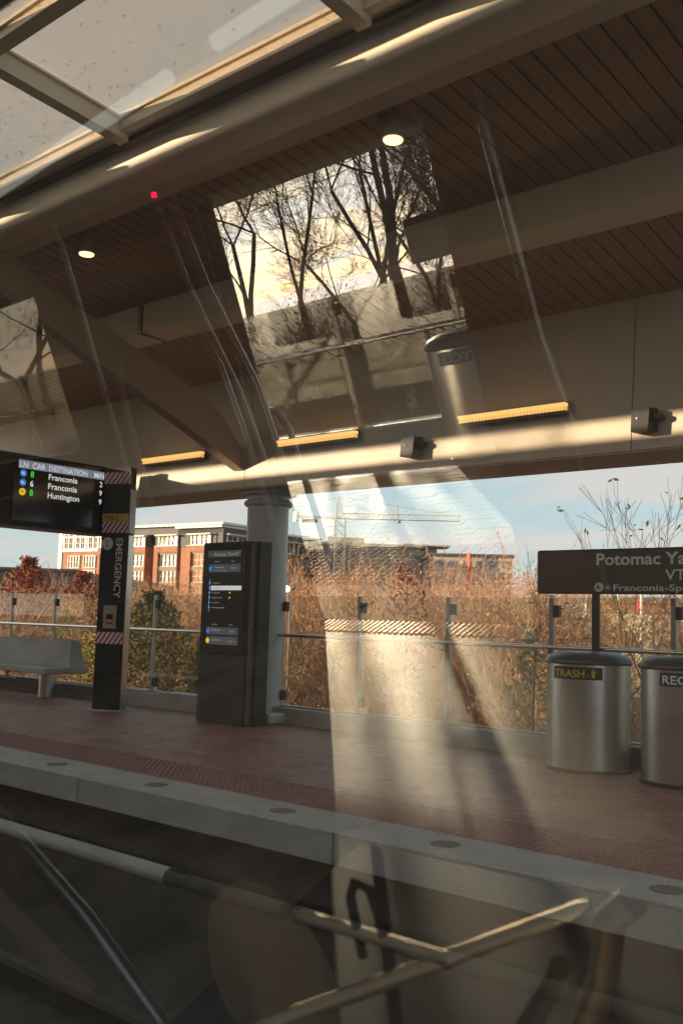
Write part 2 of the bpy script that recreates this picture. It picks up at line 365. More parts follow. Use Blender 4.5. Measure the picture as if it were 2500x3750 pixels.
def build_platform(sgn, y0, near):
    """sgn=+1 far side platform seen through the window, edge at y0; sgn=-1 the boarding side one"""
    X0, X1 = (-21.0, 3.0)
    Y = lambda d: y0 + sgn * d
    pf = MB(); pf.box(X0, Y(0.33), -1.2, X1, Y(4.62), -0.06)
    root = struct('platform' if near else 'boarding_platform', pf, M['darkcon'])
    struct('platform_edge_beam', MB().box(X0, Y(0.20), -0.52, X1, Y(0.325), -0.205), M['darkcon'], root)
    # coping stones with round edge lights
    xs = [-6.734 + 2.649 * k for k in range(-5, 4)]
    st = MB(); st.bbox(-2.640, 0, -0.2, 0.0, 0.487, 0.0, 0.008)
    me = None
    for k, x in enumerate(xs):
        if me is None:
            b = MB(); b.v = [(v[0], v[1] * sgn, v[2]) for v in st.v]; b.f = st.f
            o = obj('coping_stone', b, M['granite'], root); me = o.data
        else:
            o = bpy.data.objects.new('coping_stone', me); COL.objects.link(o); o.parent = root
        o.location = (x + 2.645, y0, 0)
        for q in (0.66, 1.99):
            l_ = bpy.data.objects.new('edge_light', lens_me); COL.objects.link(l_); l_.parent = root
            l_.location = (x + q, Y(0.24), 0.002)
    # tactile strip
    t = MB(); t.box(X0, Y(0.487), -0.05, X1, Y(1.12), -0.012)
    nx = int((X1 - X0) / 0.305)
    for i in range(nx):
        for j in range(2):
            xa = X0 + i * 0.305; ya = 0.492 + j * 0.312
            t.box(xa + 0.004, Y(ya), -0.011, xa + 0.301, Y(ya + 0.304), -0.002)
    xa = -17.5 if near else -9.5; xb = -0.5
    for i in range(int((xb - xa) / 0.061)):
        for j in range(10):
            cx = xa + i * 0.061; cy = Y(0.525 + j * 0.0612); r1, r2 = 0.018, 0.011
            t.add([(cx - r1, cy - r1, -0.002), (cx + r1, cy - r1, -0.002), (cx + r1, cy + r1, -0.002), (cx - r1, cy + r1, -0.002),
                   (cx - r2, cy - r2, 0.005), (cx + r2, cy - r2, 0.005), (cx + r2, cy + r2, 0.005), (cx - r2, cy + r2, 0.005)],
                  [(4, 5, 6, 7), (0, 1, 5, 4), (1, 2, 6, 5), (2, 3, 7, 6), (3, 0, 4, 7)])
    obj('tactile_strip', t, M['tactile'], root, fix=False, kind='stuff')
    # brick pavers
    p = MB(); p.box(X0, Y(1.121), -0.055, X1, Y(4.25), -0.010)
    ya = 1.125; row = 0
    while ya < 4.22:
        x = X0 + (0.1 if row % 2 else 0); 
        while x < (X1 - 0.2 if near else X1 - 0.2):
            if (near and -18 < x) or (not near and -11 < x < 0):
                z = -0.002 + rnd.uniform(-0.0015, 0.0015)
                xa, xb_, y1, y2 = x + 0.003, x + 0.197, Y(ya + 0.003), Y(ya + 0.097)
                p.add([(xa, y1, z), (xb_, y1, z), (xb_, y2, z), (xa, y2, z), (xa, y1, z - .01), (xb_, y1, z - .01), (xb_, y2, z - .01), (xa, y2, z - .01)],
                      [(0, 1, 2, 3), (0, 4, 5, 1), (1, 5, 6, 2), (2, 6, 7, 3), (3, 7, 4, 0)])
            x += 0.2
        ya += 0.1; row += 1
    obj('brick_paving', p, M['paver'], root, fix=False, kind='stuff')
    struct('kerb', MB().bbox(X0, Y(4.23), -0.06, X1, Y(4.6), 0.19, 0.01), M['concrete'], root)
    for x in (-14.7, -12.1, -11.05, -5.1, -2.9):
        struct('kerb_cap', MB().box(x, Y(4.235), 0.19, x + 0.75, Y(4.52), 0.215), M['concrete'], root)
    return root
lm = bpy.data.meshes.new('edge_light'); _l = MB().lathe([(0.088, -0.004), (0.088, 0.001), (0.08, 0.002)], n=28)
lm.from_pydata(_l.v, [], _l.f); lm.materials.append(mat('edge_light_lens', (0.13, 0.12, 0.10), 0.75, spec=0.2)); lens_me = lm
plat = build_platform(1, 4.67, True)
plat2 = build_platform(-1, -2.0, False)

# third rail under the platform lip
tr = thing('third_rail', (-6, 4.5, -1.2), 'grey third rail with pale cover running under the platform lip', 'third rail')
obj('cover_board', MB().tube([(-30, 4.5, -0.475), (-5.35, 4.5, -0.475)], 0.062, 12), M['concrete'], tr, smooth=True)
obj('cover_board', MB().tube([(-5.15, 4.5, -0.475), (-4.3, 4.5, -0.475)], 0.052, 12), M['darkcon'], tr, smooth=True)
obj('cover_board', MB().tube([(-4.2, 4.5, -0.475), (-3.5, 4.5, -0.475)], 0.052, 12), M['darkcon'], tr, smooth=True)
b = MB(); b.tube([(-5.35, 4.5, -.475), (-5.3, 4.48, -.475), (-5.15, 4.5, -.475)], [0.07, 0.045, 0.06], 10)
obj('cover_board', MB().tube([(-3.5, 4.5, -0.475), (3, 4.5, -0.475)], 0.05, 12), M['ballast'], tr, smooth=True)
obj('joint', b, M['blackmetal'], tr)
for x in np.arange(-17.4, 3, 5.2): obj('bracket', MB().box(x, 4.62, -0.60, x + 0.06, 5.0, -0.54), M['black'], tr)
obj('cable', MB().tube([(-5.28, 4.45, -.48), (-5.3, 4.4, -.6), (-5.22, 4.38, -.66), (-5.14, 4.42, -.56), (-5.12, 4.46, -.46)], 0.006, 6), M['blackmetal'], tr)

# ------------------------------------------------------------------ canopy on the far platform
XL, XR = -16.4, 2.6
can = thing('station_canopy', (-9.09, 8.95, 0), 'long station canopy with fascia beam, brown plank soffit and wet skylight', 'canopy')
fx = [-16.4, -14.23, -9.091, -3.951, 1.19, XR]
for a, b_ in zip(fx[:-1], fx[1:]):
    m_ = MB(); m_.prism([(8.5, 2.9), (9.37, 2.9), (9.37, 3.3), (9.30, 4.5), (8.66, 4.5), (8.62, 4.37)], a + 0.005, b_ - 0.005)
    obj('fascia_panel', m_, M['fascia'], can)
obj('fascia_core', MB().box(XL + .02, 8.75, 2.95, XR - .02, 9.2, 4.45), M['black'], can)
obj('underside_trim', MB().prism([(8.52, 2.885), (8.62, 2.885), (8.62, 2.899), (8.52, 2.899)], XL, XR), M['fascia'], can)
# soffit planks: lower range from the fascia to the purlin, upper from the purlin to the edge beam
def plank_mesh(name, ya, za, yb, zb, w):
    q = MB(); t_ = 0.018
    q.hexa([(0, ya, za), (w, ya, za), (w, yb, zb), (0, yb, zb), (0, ya, za + t_), (w, ya, za + t_), (w, yb, zb + t_), (0, yb, zb + t_)])
    me = bpy.data.meshes.new(name); me.from_pydata(q.v, [], q.f); fixn(me); me.materials.append(M['plank']); return me
RIBS = [-9.2, -14.34]
up_me = plank_mesh('soffit_plank', 5.30, 4.985, 6.90, 4.835, 0.146)
lo_me = plank_mesh('soffit_plank', 7.20, 4.606, 8.63, 4.372, 0.146)
off = -can.location
for i in range(int((XR - XL) / 0.1615)):
    x = XL + i * 0.1615
    for me in (up_me, lo_me):
        o = bpy.data.objects.new('soffit_plank', me); COL.objects.link(o); o.parent = can; o.location = (x + off.x, off.y, off.z + rnd.uniform(-.001, .001))
obj('roof_deck', MB().prism([(5.10, 5.05), (6.9, 4.86), (8.66, 4.42), (8.66, 4.75), (6.9, 5.2), (5.1, 5.38)], XL, XR), M['black'], can)
# purlin
for a, b_ in ((-9.15, XR), (-14.29, -9.25), (XL, -14.39)):
    obj('purlin', MB().prism([(6.87, 4.5), (6.87, 4.86), (6.93, 4.86), (6.93, 4.52), (7.26, 4.52), (7.26, 4.5)], a, b_), M['beam'], can)
    obj('purlin_back', MB().prism([(7.20, 4.525), (7.26, 4.525), (7.26, 4.62), (7.20, 4.62)], a, b_), M['beam'], can)
# edge beam and drop panel
prof = []
cy_, cz_ = 4.93, 5.10
for a in range(0, 360, 10):
    ca, sa = math.cos(RAD(a)), math.sin(RAD(a))
    prof.append((cy_ + 0.17 * math.copysign(abs(ca) ** 0.32, ca), cz_ + 0.18 * math.copysign(abs(sa) ** 0.32, sa)))
obj('edge_beam', MB().prism(prof, XL, XR), M['beam'], can, smooth=True)
for a, b_ in zip([-16.4, -12.1, -7.95, -3.95, 0], [-12.1, -7.95, -3.95, 0, XR]):
    obj('drop_panel', MB().hexa([(a + .003, 5.09, 4.985), (b_ - .003, 5.09, 4.985), (b_ - .003, 5.31, 4.965), (a + .003, 5.31, 4.965), (a + .003, 5.09, 5.03), (b_ - .003, 5.09, 5.03), (b_ - .003, 5.31, 5.03), (a + .003, 5.31, 5.03)]), M['fascia'], can)
# skylight
SL = -0.09
def sz(y): return 5.19 + SL * (y - 4.65)
def slab(mb, xa, ya, xb, yb, h0, h1):
    return mb.hexa([(xa, ya, sz(ya) + h0), (xb, ya, sz(ya) + h0), (xb, yb, sz(yb) + h0), (xa, yb, sz(yb) + h0), (xa, ya, sz(ya) + h1), (xb, ya, sz(ya) + h1), (xb, yb, sz(yb) + h1), (xa, yb, sz(yb) + h1)])
MY = [4.55, 3.36]
for y in MY:
    obj('mullion', slab(MB(), XL, y, XR, y + 0.11, -0.02 if y > 4 else 0.0, 0.11), M['beam'], can)
    obj('glazing_cap', slab(MB(), XL, y - 0.025, XR, y, 0.07, 0.10), M['beam'], can)
obj('mullion_shoe', slab(MB(), XL, 4.66, XR, 4.72, -0.06, 0.09), M['blackmetal'], can)
rx = [-3.99 - 2.57 * k for k in range(-2, 5)]
for x in rx:
    obj('skylight_rafter', slab(MB(), x - 0.06, 2.0, x + 0.06, 4.64, -0.075, 0.10), M['beam'], can)
    obj('glazing_cap', slab(MB(), x - 0.085, 2.0, x + 0.085, 4.55, 0.072, 0.092), M['beam'], can)
for i in range(len(rx) - 1):
    for ya, yb in ((3.47, 4.55), (2.28, 3.36)):
        obj('skylight_pane', slab(MB(), rx[i + 1] + 0.06, ya, rx[i] - 0.06, yb, 0.102, 0.112), M['skyl'], can)
# rain drops lying on the skylight
dr = MB()
for k in range(900):
    x = rnd.uniform(-9.5, -3.6) if k < 450 else rnd.triangular(-9.5, -6.0, -8.5); y = rnd.uniform(2.3, 4.5); z = sz(y) + 0.1125
    if MY[1] - .05 < y < MY[1] + .13: continue
    r = rnd.uniform(0.006, 0.013); a = rnd.uniform(-.6, .6); n_ = 5; l_ = rnd.uniform(1, 2.6)
    pts = []
    for j in range(n_):
        t_ = 2 * math.pi * j / n_; px, py = math.cos(t_) * r * l_, math.sin(t_) * r * 0.35
        pts.append((x + px * math.cos(a) - py * math.sin(a), y + px * math.sin(a) + py * math.cos(a), z))
    dr.add(pts + [(x, y, z + r * .5)], [tuple(range(n_))] + [(j, (j + 1) % n_, n_) for j in range(n_)])
obj('rain_drops', dr, M['drop'], can, fix=False, kind='stuff')
# arched ribs
lowc = [(8.50, 3.14), (7.65, 3.51), (6.79, 3.85), (6.19, 4.06), (5.6, 4.32), (5.12, 4.58), (4.95, 4.72)]
upc = [(8.66, 3.26), (8.12, 3.78), (7.55, 4.05), (6.48, 4.42), (5.64, 4.70), (5.12, 4.95), (4.95, 5.02)]
for xr in RIBS:
    m_ = MB(); m_.prism(lowc + upc[::-1], xr - 0.045, xr + 0.045)
    obj('arched_rib', m_, M['rib'], can)
    m_ = MB()
    k = len(lowc)
    vs = [(xr - .085, y, z) for y, z in lowc] + [(xr + .085, y, z) for y, z in lowc] + [(xr - .085, y, z - .022) for y, z in lowc] + [(xr + .085, y, z - .022) for y, z in lowc]
    fs = []
    for i in range(k - 1): fs += [(i, i + 1, k + i + 1, k + i), (2 * k + i, 3 * k + i, 3 * k + i + 1, 2 * k + i + 1), (i, 2 * k + i, 2 * k + i + 1, i + 1), (k + i, k + i + 1, 3 * k + i + 1, 3 * k + i)]
    m_.add(vs, fs); obj('rib_flange', m_, M['rib'], can)
# round column
cx, cyc = -9.09, 8.95
col = thing('round_column', (cx, cyc, 0), 'round grey-white column with ring capital behind the black information kiosk', 'column')
obj('shaft', MB().lathe([(0.265, 0.03), (0.265, 2.72)], (cx, cyc), 40), M['colwhite'], col, smooth=True)
obj('capital', MB().lathe([(0.30, 2.70), (0.315, 2.73), (0.30, 2.76), (0.27, 2.78), (0.27, 2.83), (0.36, 2.84), (0.36, 2.898)], (cx, cyc), 40), M['colwhite'], col, smooth=True)
obj('base_plate', MB().bbox(cx - .42, cyc - .32, 0, cx + .48, cyc + .26, 0.13, 0.02), M['colwhite'], col)

# louvred wall lights
xg = [-11.06, -8.44, -5.81]
names = ['leftmost of the three glowing louvred lights on the canopy fascia, left of the arched rib', 'middle glowing louvred light on the canopy fascia, right of the arched rib', 'rightmost glowing louvred light on the canopy fascia, above the right hand sunlit stretch']
ll = thing('louvred_light', (xg[0], 8.5, 3.32), names[0], 'wall light', 'louvred lights on the canopy fascia')
x = xg[0]
obj('housing', MB().box(x, 8.47, 3.315, x + 1.24, 8.5, 3.43), M['louvre_dark'], ll)
obj('lens', MB().box(x + .005, 8.40, 3.385, x + 1.235, 8.47, 3.412), M['goldtop'], ll)
t_ = MB()
for i in range(31): t_.box(x + .012 + i * .04, 8.415, 3.335, x + .030 + i * .04, 8.465, 3.384)
obj('louvre', t_, M['goldlamp'], ll)
obj('tray', MB().box(x, 8.405, 3.318, x + 1.24, 8.47, 3.334), M['louvre_dark'], ll)
for k in (1, 2): dup(ll, (xg[k] - xg[0], 0, 0), names[k])
# speaker boxes
sp = thing('speaker_box', (-6.4, 8.5, 3.15), 'black speaker box on the fascia in the middle of the sunlit strip', 'speaker', 'black speaker boxes on the fascia')
obj('cabinet', MB().hexa([(-6.50, 8.34, 3.04), (-6.34, 8.34, 3.04), (-6.31, 8.495, 3.05), (-6.52, 8.495, 3.05), (-6.50, 8.36, 3.25), (-6.33, 8.36, 3.25), (-6.31, 8.495, 3.26), (-6.52, 8.495, 3.26)]), M['blackmetal'], sp)
obj('bracket', MB().tube([(-6.31, 8.40, 3.17), (-6.27, 8.42, 3.17), (-6.27, 8.495, 3.17)], 0.03, 10), M['blackmetal'], sp)
obj('badge', MB().box(-6.45, 8.338, 3.15, -6.435, 8.346, 3.165), M['white'], sp)
dup(sp, (2.62, 0, 0), 'black speaker box on the fascia at the right end of the sunlit strip')
sp3 = dup(sp, (-5.35, 0, 0.0), 'black speaker box on the fascia just behind the striped emergency pylon')
# downlights
dl = thing('downlight', (-4.38, 5.45, 4.8), 'lit can downlight under the canopy, right one seen against the bright trees', 'downlight', 'can downlights under the canopy')
obj('can', MB().lathe([(0.085, 4.80), (0.085, 4.975)], (-4.38, 5.45), 24), M['posts'], dl, smooth=True)
obj('lens', MB().lathe([(0.07, 4.790), (0.074, 4.799)], (-4.38, 5.45), 24), M['lamp'], dl)
dup(dl, (-3.84, 0, 0), 'lit can downlight under the canopy, left one above the arrivals display')

# ------------------------------------------------------------------ arrivals display, side on
ds = thing('arrivals_display', (-11.4, 7.2, 3.3), 'hanging black arrivals display listing trains, beside the emergency pylon', 'display')
obj('casing', MB().bbox(-11.62, 5.55, 2.35, -11.36, 8.08, 3.275, 0.012), M['blackmetal'], ds)
obj('screen', MB().box(-11.36, 6.66, 2.42, -11.345, 8.06, 3.24), M['blackgloss'], ds)
obj('arm', MB().box(-11.48, 7.98, 2.6, -11.37, 8.02, 3.1), M['blackmetal'], ds)
obj('trim', MB().prism([(5.55, 2.325), (8.08, 2.325), (8.08, 2.348), (5.55, 2.348)], -11.62, -11.355), mat('display_trim', (0.16, 0.09, 0.06), 0.4), ds)
obj('header_bar', MB().box(-11.345, 6.71, 3.085, -11.342, 8.01, 3.195), M['scr_bar'], ds)
X_ = -11.341; U = (0, 1, 0); W = (0, 0, 1)
for s_, y, wd in (('LN', 6.725, 0.12), ('CAR', 6.905, 0.19), ('DESTINATION', 7.15, 0.585), ('MIN', 7.845, 0.155)):
    text('header_text', s_, M['scr_text'], ds, (X_, y, 3.10), U, W, 0.075, wd, 0.012)
for z, line, dest, mins, grn, cc, wd in ((2.985, 'BL', 'Franconia', '2', True, 'scr_blue', 0.44), (2.865, 'BL', 'Franconia', '9', False, 'scr_blue', 0.44), (2.745, 'YL', 'Huntington', '9', True, 'scr_yel', 0.48)):
    obj('line_disc', disc((X_ - .003, 6.785, z + 0.04), U, W, 0.047, 0.002), M[cc], ds)
    text('line_text', line, M['scr_text'] if line == 'BL' else M['blackmetal'], ds, (X_ + .001, 6.757, z + 0.02), U, W, 0.04, 0.056, 0.01)
    text('car_text', '8' if grn else '6', M['scr_green'] if grn else M['scr_text'], ds, (X_, 6.885, z), U, W, 0.08, 0.05, 0.02)
    text('destination_text', dest, M['scr_text'], ds, (X_, 7.15, z), U, W, 0.078, wd, 0.015)
    text('minutes_text', mins, M['scr_text'], ds, (X_, 7.94, z), U, W, 0.075, 0.045, 0.015)

# ------------------------------------------------------------------ emergency pylon
P0 = Vector((-11.30, 7.99, 0)); pu = Vector((0.922, 0.387, 0)).normalized(); pn = Vector((pu.y, -pu.x, 0)); pb = -pn; pw_ = 0.405; pd = 0.15
py = thing('emergency_pylon', tuple(P0 + pu * pw_ / 2), 'black emergency call pylon with red and white striped bands', 'call point')
def pbox(a0, a1, z0, z1, d0, d1):
    m_ = MB(); a = P0 + pu * a0; b_ = P0 + pu * a1
    def q(p, d, z): r_ = p + pb * d; return (r_.x, r_.y, z)
    return m_.hexa([q(a, d0, z0), q(b_, d0, z0), q(b_, d1, z0), q(a, d1, z0), q(a, d0, z1), q(b_, d0, z1), q(b_, d1, z1), q(a, d1, z1)])
obj('body', pbox(0, pw_, 0.01, 2.335, 0, pd), M['blackmetal'], py)
obj('upper_body', pbox(0.003, pw_ - .003, 2.35, 3.25, 0.0, pd), M['blackmetal'], py)
obj('side_strip', pbox(pw_ + .0005, pw_ + .012, 0.02, 2.33, 0.01, pd), M['steel'], py)
obj('side_strip', pbox(pw_ + .0005, pw_ + .012, 2.36, 2.95, 0.01, pd), M['white'], py)
obj('seam', pbox(-.004, pw_ + .008, 2.336, 2.349, -.004, pd), M['black'], py)
def band(z0, z1, a0=0.0, a1=None):
    a1 = pw_ if a1 is None else a1
    obj('white_band', pbox(a0, a1, z0, z1, -.004, -.001), M['white'], py)
    h = z1 - z0; w = 0.035; x = a0 - h * .7
    mb = MB(); o_ = P0 + pn * 0.0045
    while x < a1:
        P = [(x, 0), (x + w, 0), (x + w + h * .7, h), (x + h * .7, h)]
        P = [(min(max(a, a0), a1), b_ if a0 <= a <= a1 else (b_ if a < a0 else b_)) for a, b_ in P]
        # clip the slanted stripe properly
        def clip(P, lim, keep_gt):
            out = []
            for i in range(len(P)):
                A, B = P[i], P[(i + 1) % len(P)]
                ia = (A[0] >= lim) if keep_gt else (A[0] <= lim); ib = (B[0] >= lim) if keep_gt else (B[0] <= lim)
                if ia: out.append(A)
                if ia != ib:
                    t__ = (lim - A[0]) / (B[0] - A[0]); out.append((lim, A[1] + t__ * (B[1] - A[1])))
            return out
        Q = [(x, 0), (x + w, 0), (x + w + h * .7, h), (x + h * .7, h)]
        Q = clip(Q, a0, True)
        if len(Q) > 2: Q = clip(Q, a1, False)
        if len(Q) > 2: mb.ext(Q, (o_.x, o_.y, z0), pu, (0, 0, 1), pn * 0.001)
        x += 0.072
    obj('red_stripe', mb, M['redtape'], py)
band(0.875, 1.03); band(2.362, 2.515); band(3.03, 3.185)
obj('yellow_label', pbox(0.0, pw_, 2.517, 2.62, -.004, -.001), M['yellow'], py)
def pt(a, z, d=0.005): p = P0 + pu * a + pn * d; return (p.x, p.y, z)
text('track_text', 'TRK2', M['blackmetal'], py, pt(0.03, 2.54), pu, (0, 0, 1), 0.06, 0.21, 0.012, 0.002)
obj('phone_disc', disc(pt(0.10, 2.215, 0.002), pu, (0, 0, 1), 0.085, 0.002, 24), M['white'], py)
ph = MB(); arc = [(0.115 + 0.03 * math.sin(t_) * 0 - 0.022 * math.cos(t_), 2.215 + 0.045 * math.sin(t_)) for t_ in np.linspace(-1.1, 1.1, 8)]
ph.tube([pt(a, z, 0.006) for a, z in arc], [0.012, 0.011, 0.006, 0.005, 0.005, 0.006, 0.011, 0.012], 8)
obj('handset_symbol', ph, M['redtape'], py)
text('emergency_text', 'EMERGENCY', M['white'], py, pt(0.235, 2.285, .003), (0, 0, -1), pu, 0.105, 0.80, 0.012, 0.0025)
# intercom
obj('intercom_panel', pbox(0.10, 0.30, 1.08, 1.385, -.012, -.002), M['steel'], py)
obj('intercom_button', pbox(0.155, 0.245, 1.20, 1.27, -.02, -.012), M['blackgloss'], py)
obj('intercom_label', pbox(0.15, 0.25, 1.135, 1.165, -.0145, -.0125), M['redtape'], py)
obj('intercom_label', pbox(0.13, 0.27, 1.18, 1.19, -.0145, -.0125), M['yellow'], py)
cpy = P0 + pu * 0.2 + pb * 0.08
obj('base_ring', MB().lathe([(0.30, 0), (0.30, 0.008), (0.28, 0.012)], (cpy.x, cpy.y), 32), M['concrete'], py)

# ------------------------------------------------------------------ information kiosk
kx0, kx1, ky0, ky1 = -9.50, -8.665, 8.24, 8.50
ki = thing('information_kiosk', ((kx0 + kx1) / 2, 8.37, 0), 'tall black digital information kiosk with a route list, in front of the round column', 'kiosk')
obj('lower_cabinet', MB().bbox(kx0, ky0, 0.0, kx1, ky1, 0.83, 0.01), M['blackmetal'], ki)
obj('upper_cabinet', MB().bbox(kx0, ky0 + .01, 0.84, kx1, ky1, 2.19, 0.01), M['blackmetal'], ki)
obj('screen', MB().box(kx0 + .02, ky0 - .004, 0.87, kx1 - .05, ky0 + .006, 2.15), M['blackgloss'], ki)
obj('side_panel', MB().box(kx1, ky0 + .03, 0.02, kx1 + .03, ky1, 2.17), mat('kiosk_side', (0.12, 0.10, 0.085), 0.5), ki)
obj('rear_frame', MB().box(kx1 + .03, ky0 + .10, 0.0, kx1 + .09, ky1 + .03, 2.19), M['blackmetal'], ki)
YK = ky0 - .006; UX = (1, 0, 0)
def krow(nm, x0, x1, z0, z1, m_): obj(nm, MB().box(x0, YK - .001, z0, x1, YK + .001, z1), m_, ki)
krow('title_row', -9.39, -8.80, 2.005, 2.085, M['scr_row'])
text('title_text', 'Potomac Yard-VT', M['scr_dim'], ki, (-9.27, YK - .003, 2.02), UX, W, 0.042, 0.44, 0.0, .0)
text('heading_text', 'Departures', M['scr_dim'], ki, (-9.27, YK - .003, 1.945), UX, W, 0.016, 0.10, 0.0, .0)
text('heading_text', 'Minutes', M['scr_dim'], ki, (-8.96, YK - .003, 1.945), UX, W, 0.016, 0.06, 0.0, .0)
krow('board_row', -9.36, -8.80, 1.82, 1.92, M['scr_row'])
obj('line_disc', disc((-9.335, YK - .002, 1.865), UX, W, 0.03, 0.002), M['scr_blue'], ki)
text('row_text', 'Westbound', M['scr_dim'], ki, (-9.27, YK - .003, 1.87), UX, W, 0.026, 0.17, 0.0, .0)
text('row_text', 'to Franconia-Springfield', M['scr_dim'], ki, (-9.27, YK - .003, 1.835), UX, W, 0.014, 0.22, 0.0, .0)
text('row_text', '8 min', M['scr_dim'], ki, (-8.96, YK - .003, 1.86), UX, W, 0.028, 0.09, 0.0, .0)
krow('route_line', -9.345, -9.335, 1.33, 1.74, M['scr_blue'])
krow('highlight_row', -9.315, -8.77, 1.60, 1.655, M['scr_hi'])
for i, (s_, z) in enumerate((('Crystal City', 1.68), ('Potomac Yard', 1.62), ('Braddock Rd', 1.56), ('King St-Old Town', 1.50), ('Van Dorn St', 1.44), ('Franconia-Springfield', 1.38))):
    text('stop_text', s_, M['blackmetal'] if i == 1 else M['scr_dim'], ki, (-9.285, YK - .004, z), UX, W, 0.018, 0.015 + 0.0105 * len(s_), 0.0, .0)
    krow('stop_mark', -9.35, -9.33, z + .004, z + .016, M['scr_text'])
    if i in (1, 2, 3): obj('line_dot', disc((-8.97, YK - .003, z + .009), UX, W, 0.011, 0.002, 10), M['scr_yel'], ki)
krow('board_row', -9.36, -8.80, 1.06, 1.15, M['scr_row']); krow('board_row', -9.36, -8.80, 0.94, 1.04, M['scr_row'])
text('heading_text', 'Last Train', M['scr_dim'], ki, (-9.27, YK - .003, 1.175), UX, W, 0.016, 0.10, 0.0, .0)
text('heading_text', 'Minutes', M['scr_dim'], ki, (-8.96, YK - .003, 1.175), UX, W, 0.016, 0.06, 0.0, .0)
for z, c_, s_, w_ in ((1.105, 'scr_blue', 'Westbound', '2 min'), (0.985, 'scr_yel', 'Southbound', '6 min')):
    obj('line_disc', disc((-9.335, YK - .002, z), UX, W, 0.032, 0.002), M[c_], ki)
    text('row_text', s_, M['scr_dim'], ki, (-9.27, YK - .003, z), UX, W, 0.026, 0.17, 0.0, .0)
    text('row_text', w_, M['scr_dim'], ki, (-8.96, YK - .003, z - .01), UX, W, 0.028, 0.09, 0.0, .0)

# ------------------------------------------------------------------ bench
be = thing('concrete_bench', (-13.8, 8.5, 0), 'pale precast concrete bench with backrest left of the emergency pylon', 'bench')
obj('seat', MB().bbox(-16.6, 8.08, 0.385, -12.60, 8.80, 0.47, 0.012), M['concrete'], be)
obj('backrest', MB().hexa([(-16.6, 8.52, 0.472), (-12.66, 8.52, 0.472), (-12.66, 8.80, 0.472), (-16.6, 8.80, 0.472), (-16.6, 8.62, 0.86), (-12.80, 8.62, 0.86), (-12.80, 8.76, 0.86), (-16.6, 8.76, 0.86)]), M['concrete'], be)
for x in (-13.36, -15.9):
    obj('leg', MB().lathe([(0.13, 0.0), (0.13, 0.385)], (x, 8.62), 24), M['steel'], be, smooth=True)

# ------------------------------------------------------------------ bins
def make_bin(c, label, word, lab, tcol, cang, yside=-1):
    r = 0.372; b_ = thing('litter_bin', (c[0], c[1], 0), label, 'bin', 'round stainless bins')
    obj('drum', MB().lathe([(r, 0.02), (r, 0.955)], c, 48), M['steel'], b_, smooth=True)
    obj('foot_ring', MB().lathe([(r + .015, 0.0), (r + .015, 0.02), (r, 0.03)], c, 48), M['blackmetal'], b_, smooth=True)
    obj('lid', MB().lathe([(r + .012, 0.945), (r + .022, 0.962), (r + .015, 0.985), (r - .02, 1.02), (r - .09, 1.05), (0.15, 1.058), (0.02, 1.058)], c, 48), M['darklid'], b_, smooth=True)
    # curved label
    w = 0.47 if word == 'TRASH' else 0.52; n = 16; span = w / r
    a0 = cang - span / 2
    def cyl(u_, z, rr): a = a0 + span * u_ if yside < 0 else a0 + span * u_; return (c[0] + rr * math.cos(a), c[1] + rr * math.sin(a), z)
    mb = MB(); vs = []
    for i in range(n + 1): vs += [cyl(i / n, 0.815, r + .002), cyl(i / n, 0.925, r + .002)]
    mb.add(vs, [(2 * i, 2 * i + 2, 2 * i + 3, 2 * i + 1) for i in range(n)])
    obj('label_band', mb, lab, b_, fix=False)
    t_ = text('label_text', word, tcol, b_, (0, 0, 0), (1, 0, 0), (0, 1, 0), 0.072, w * (0.62 if word == 'TRASH' else 0.9), 0.02, 0)
    bl = wloc(b_)
    for v in t_.data.vertices:
        x, y = v.co.x + bl.x, v.co.y + bl.y
        p = cyl(0.05 + x / w, 0.834 + y, r + .0045); v.co = Vector(p) - bl
    if word == 'TRASH':   # small standing figure pictogram
        fg = MB()
        for (u0, u1, z0, z1) in ((0.80, 0.86, 0.835, 0.872), (0.79, 0.87, 0.868, 0.892), (0.815, 0.85, 0.895, 0.91), (0.72, 0.76, 0.85, 0.86)):
            fg.add([cyl(u0, z0, r + .004), cyl(u1, z0, r + .004), cyl(u1, z1, r + .004), cyl(u0, z1, r + .004)], [(0, 1, 2, 3)])
        obj('pictogram', fg, tcol, b_, fix=False)
    return b_
A_ = RAD(-62)
make_bin((-4.36, 8.48), 'round stainless trash bin with yellow TRASH label and dark domed lid', 'TRASH', M['blackmetal'], M['yellow'], RAD(-80))
make_bin((-3.40, 8.38), 'round stainless recycling bin with navy label, cut by the right edge', 'RECYCLE', M['navy'], M['white'], RAD(-62))

# ------------------------------------------------------------------ station sign
def sign(y, x0, x1, z0, z1, post, sgn, label):
    s_ = thing('station_sign', (post, y, 0), label, 'sign', 'brown station name signs')
    obj('board', MB().bbox(x0, y, z0, x1, y + .05, z1, 0.02), M['bronze'], s_)
    obj('post', MB().box(post - .035, y + .01, 0, post + .035, y + .045, z0), M['blackmetal'], s_)
    obj('post', MB().box(post + 1.5, y + .01, 0, post + 1.57, y + .045, z0), M['blackmetal'], s_)
    return s_
sg = sign(8.86, -5.13, -2.2, 1.60, 2.035, -4.49, 1, 'brown station name sign on a dark post behind the trash bin')
ys = 8.858
text('name_text', 'Potomac Yard', M['white'], sg, (-4.47, ys, 1.88), UX, W, 0.115, 1.04, 0.02, .002)
text('name_text', 'VT', M['white'], sg, (-3.785, ys, 1.735), UX, W, 0.10, 0.19, 0.012, .002)
obj('arrow_disc', disc((-4.445, ys - .001, 1.665), UX, W, 0.045, 0.002), M['white'], sg)
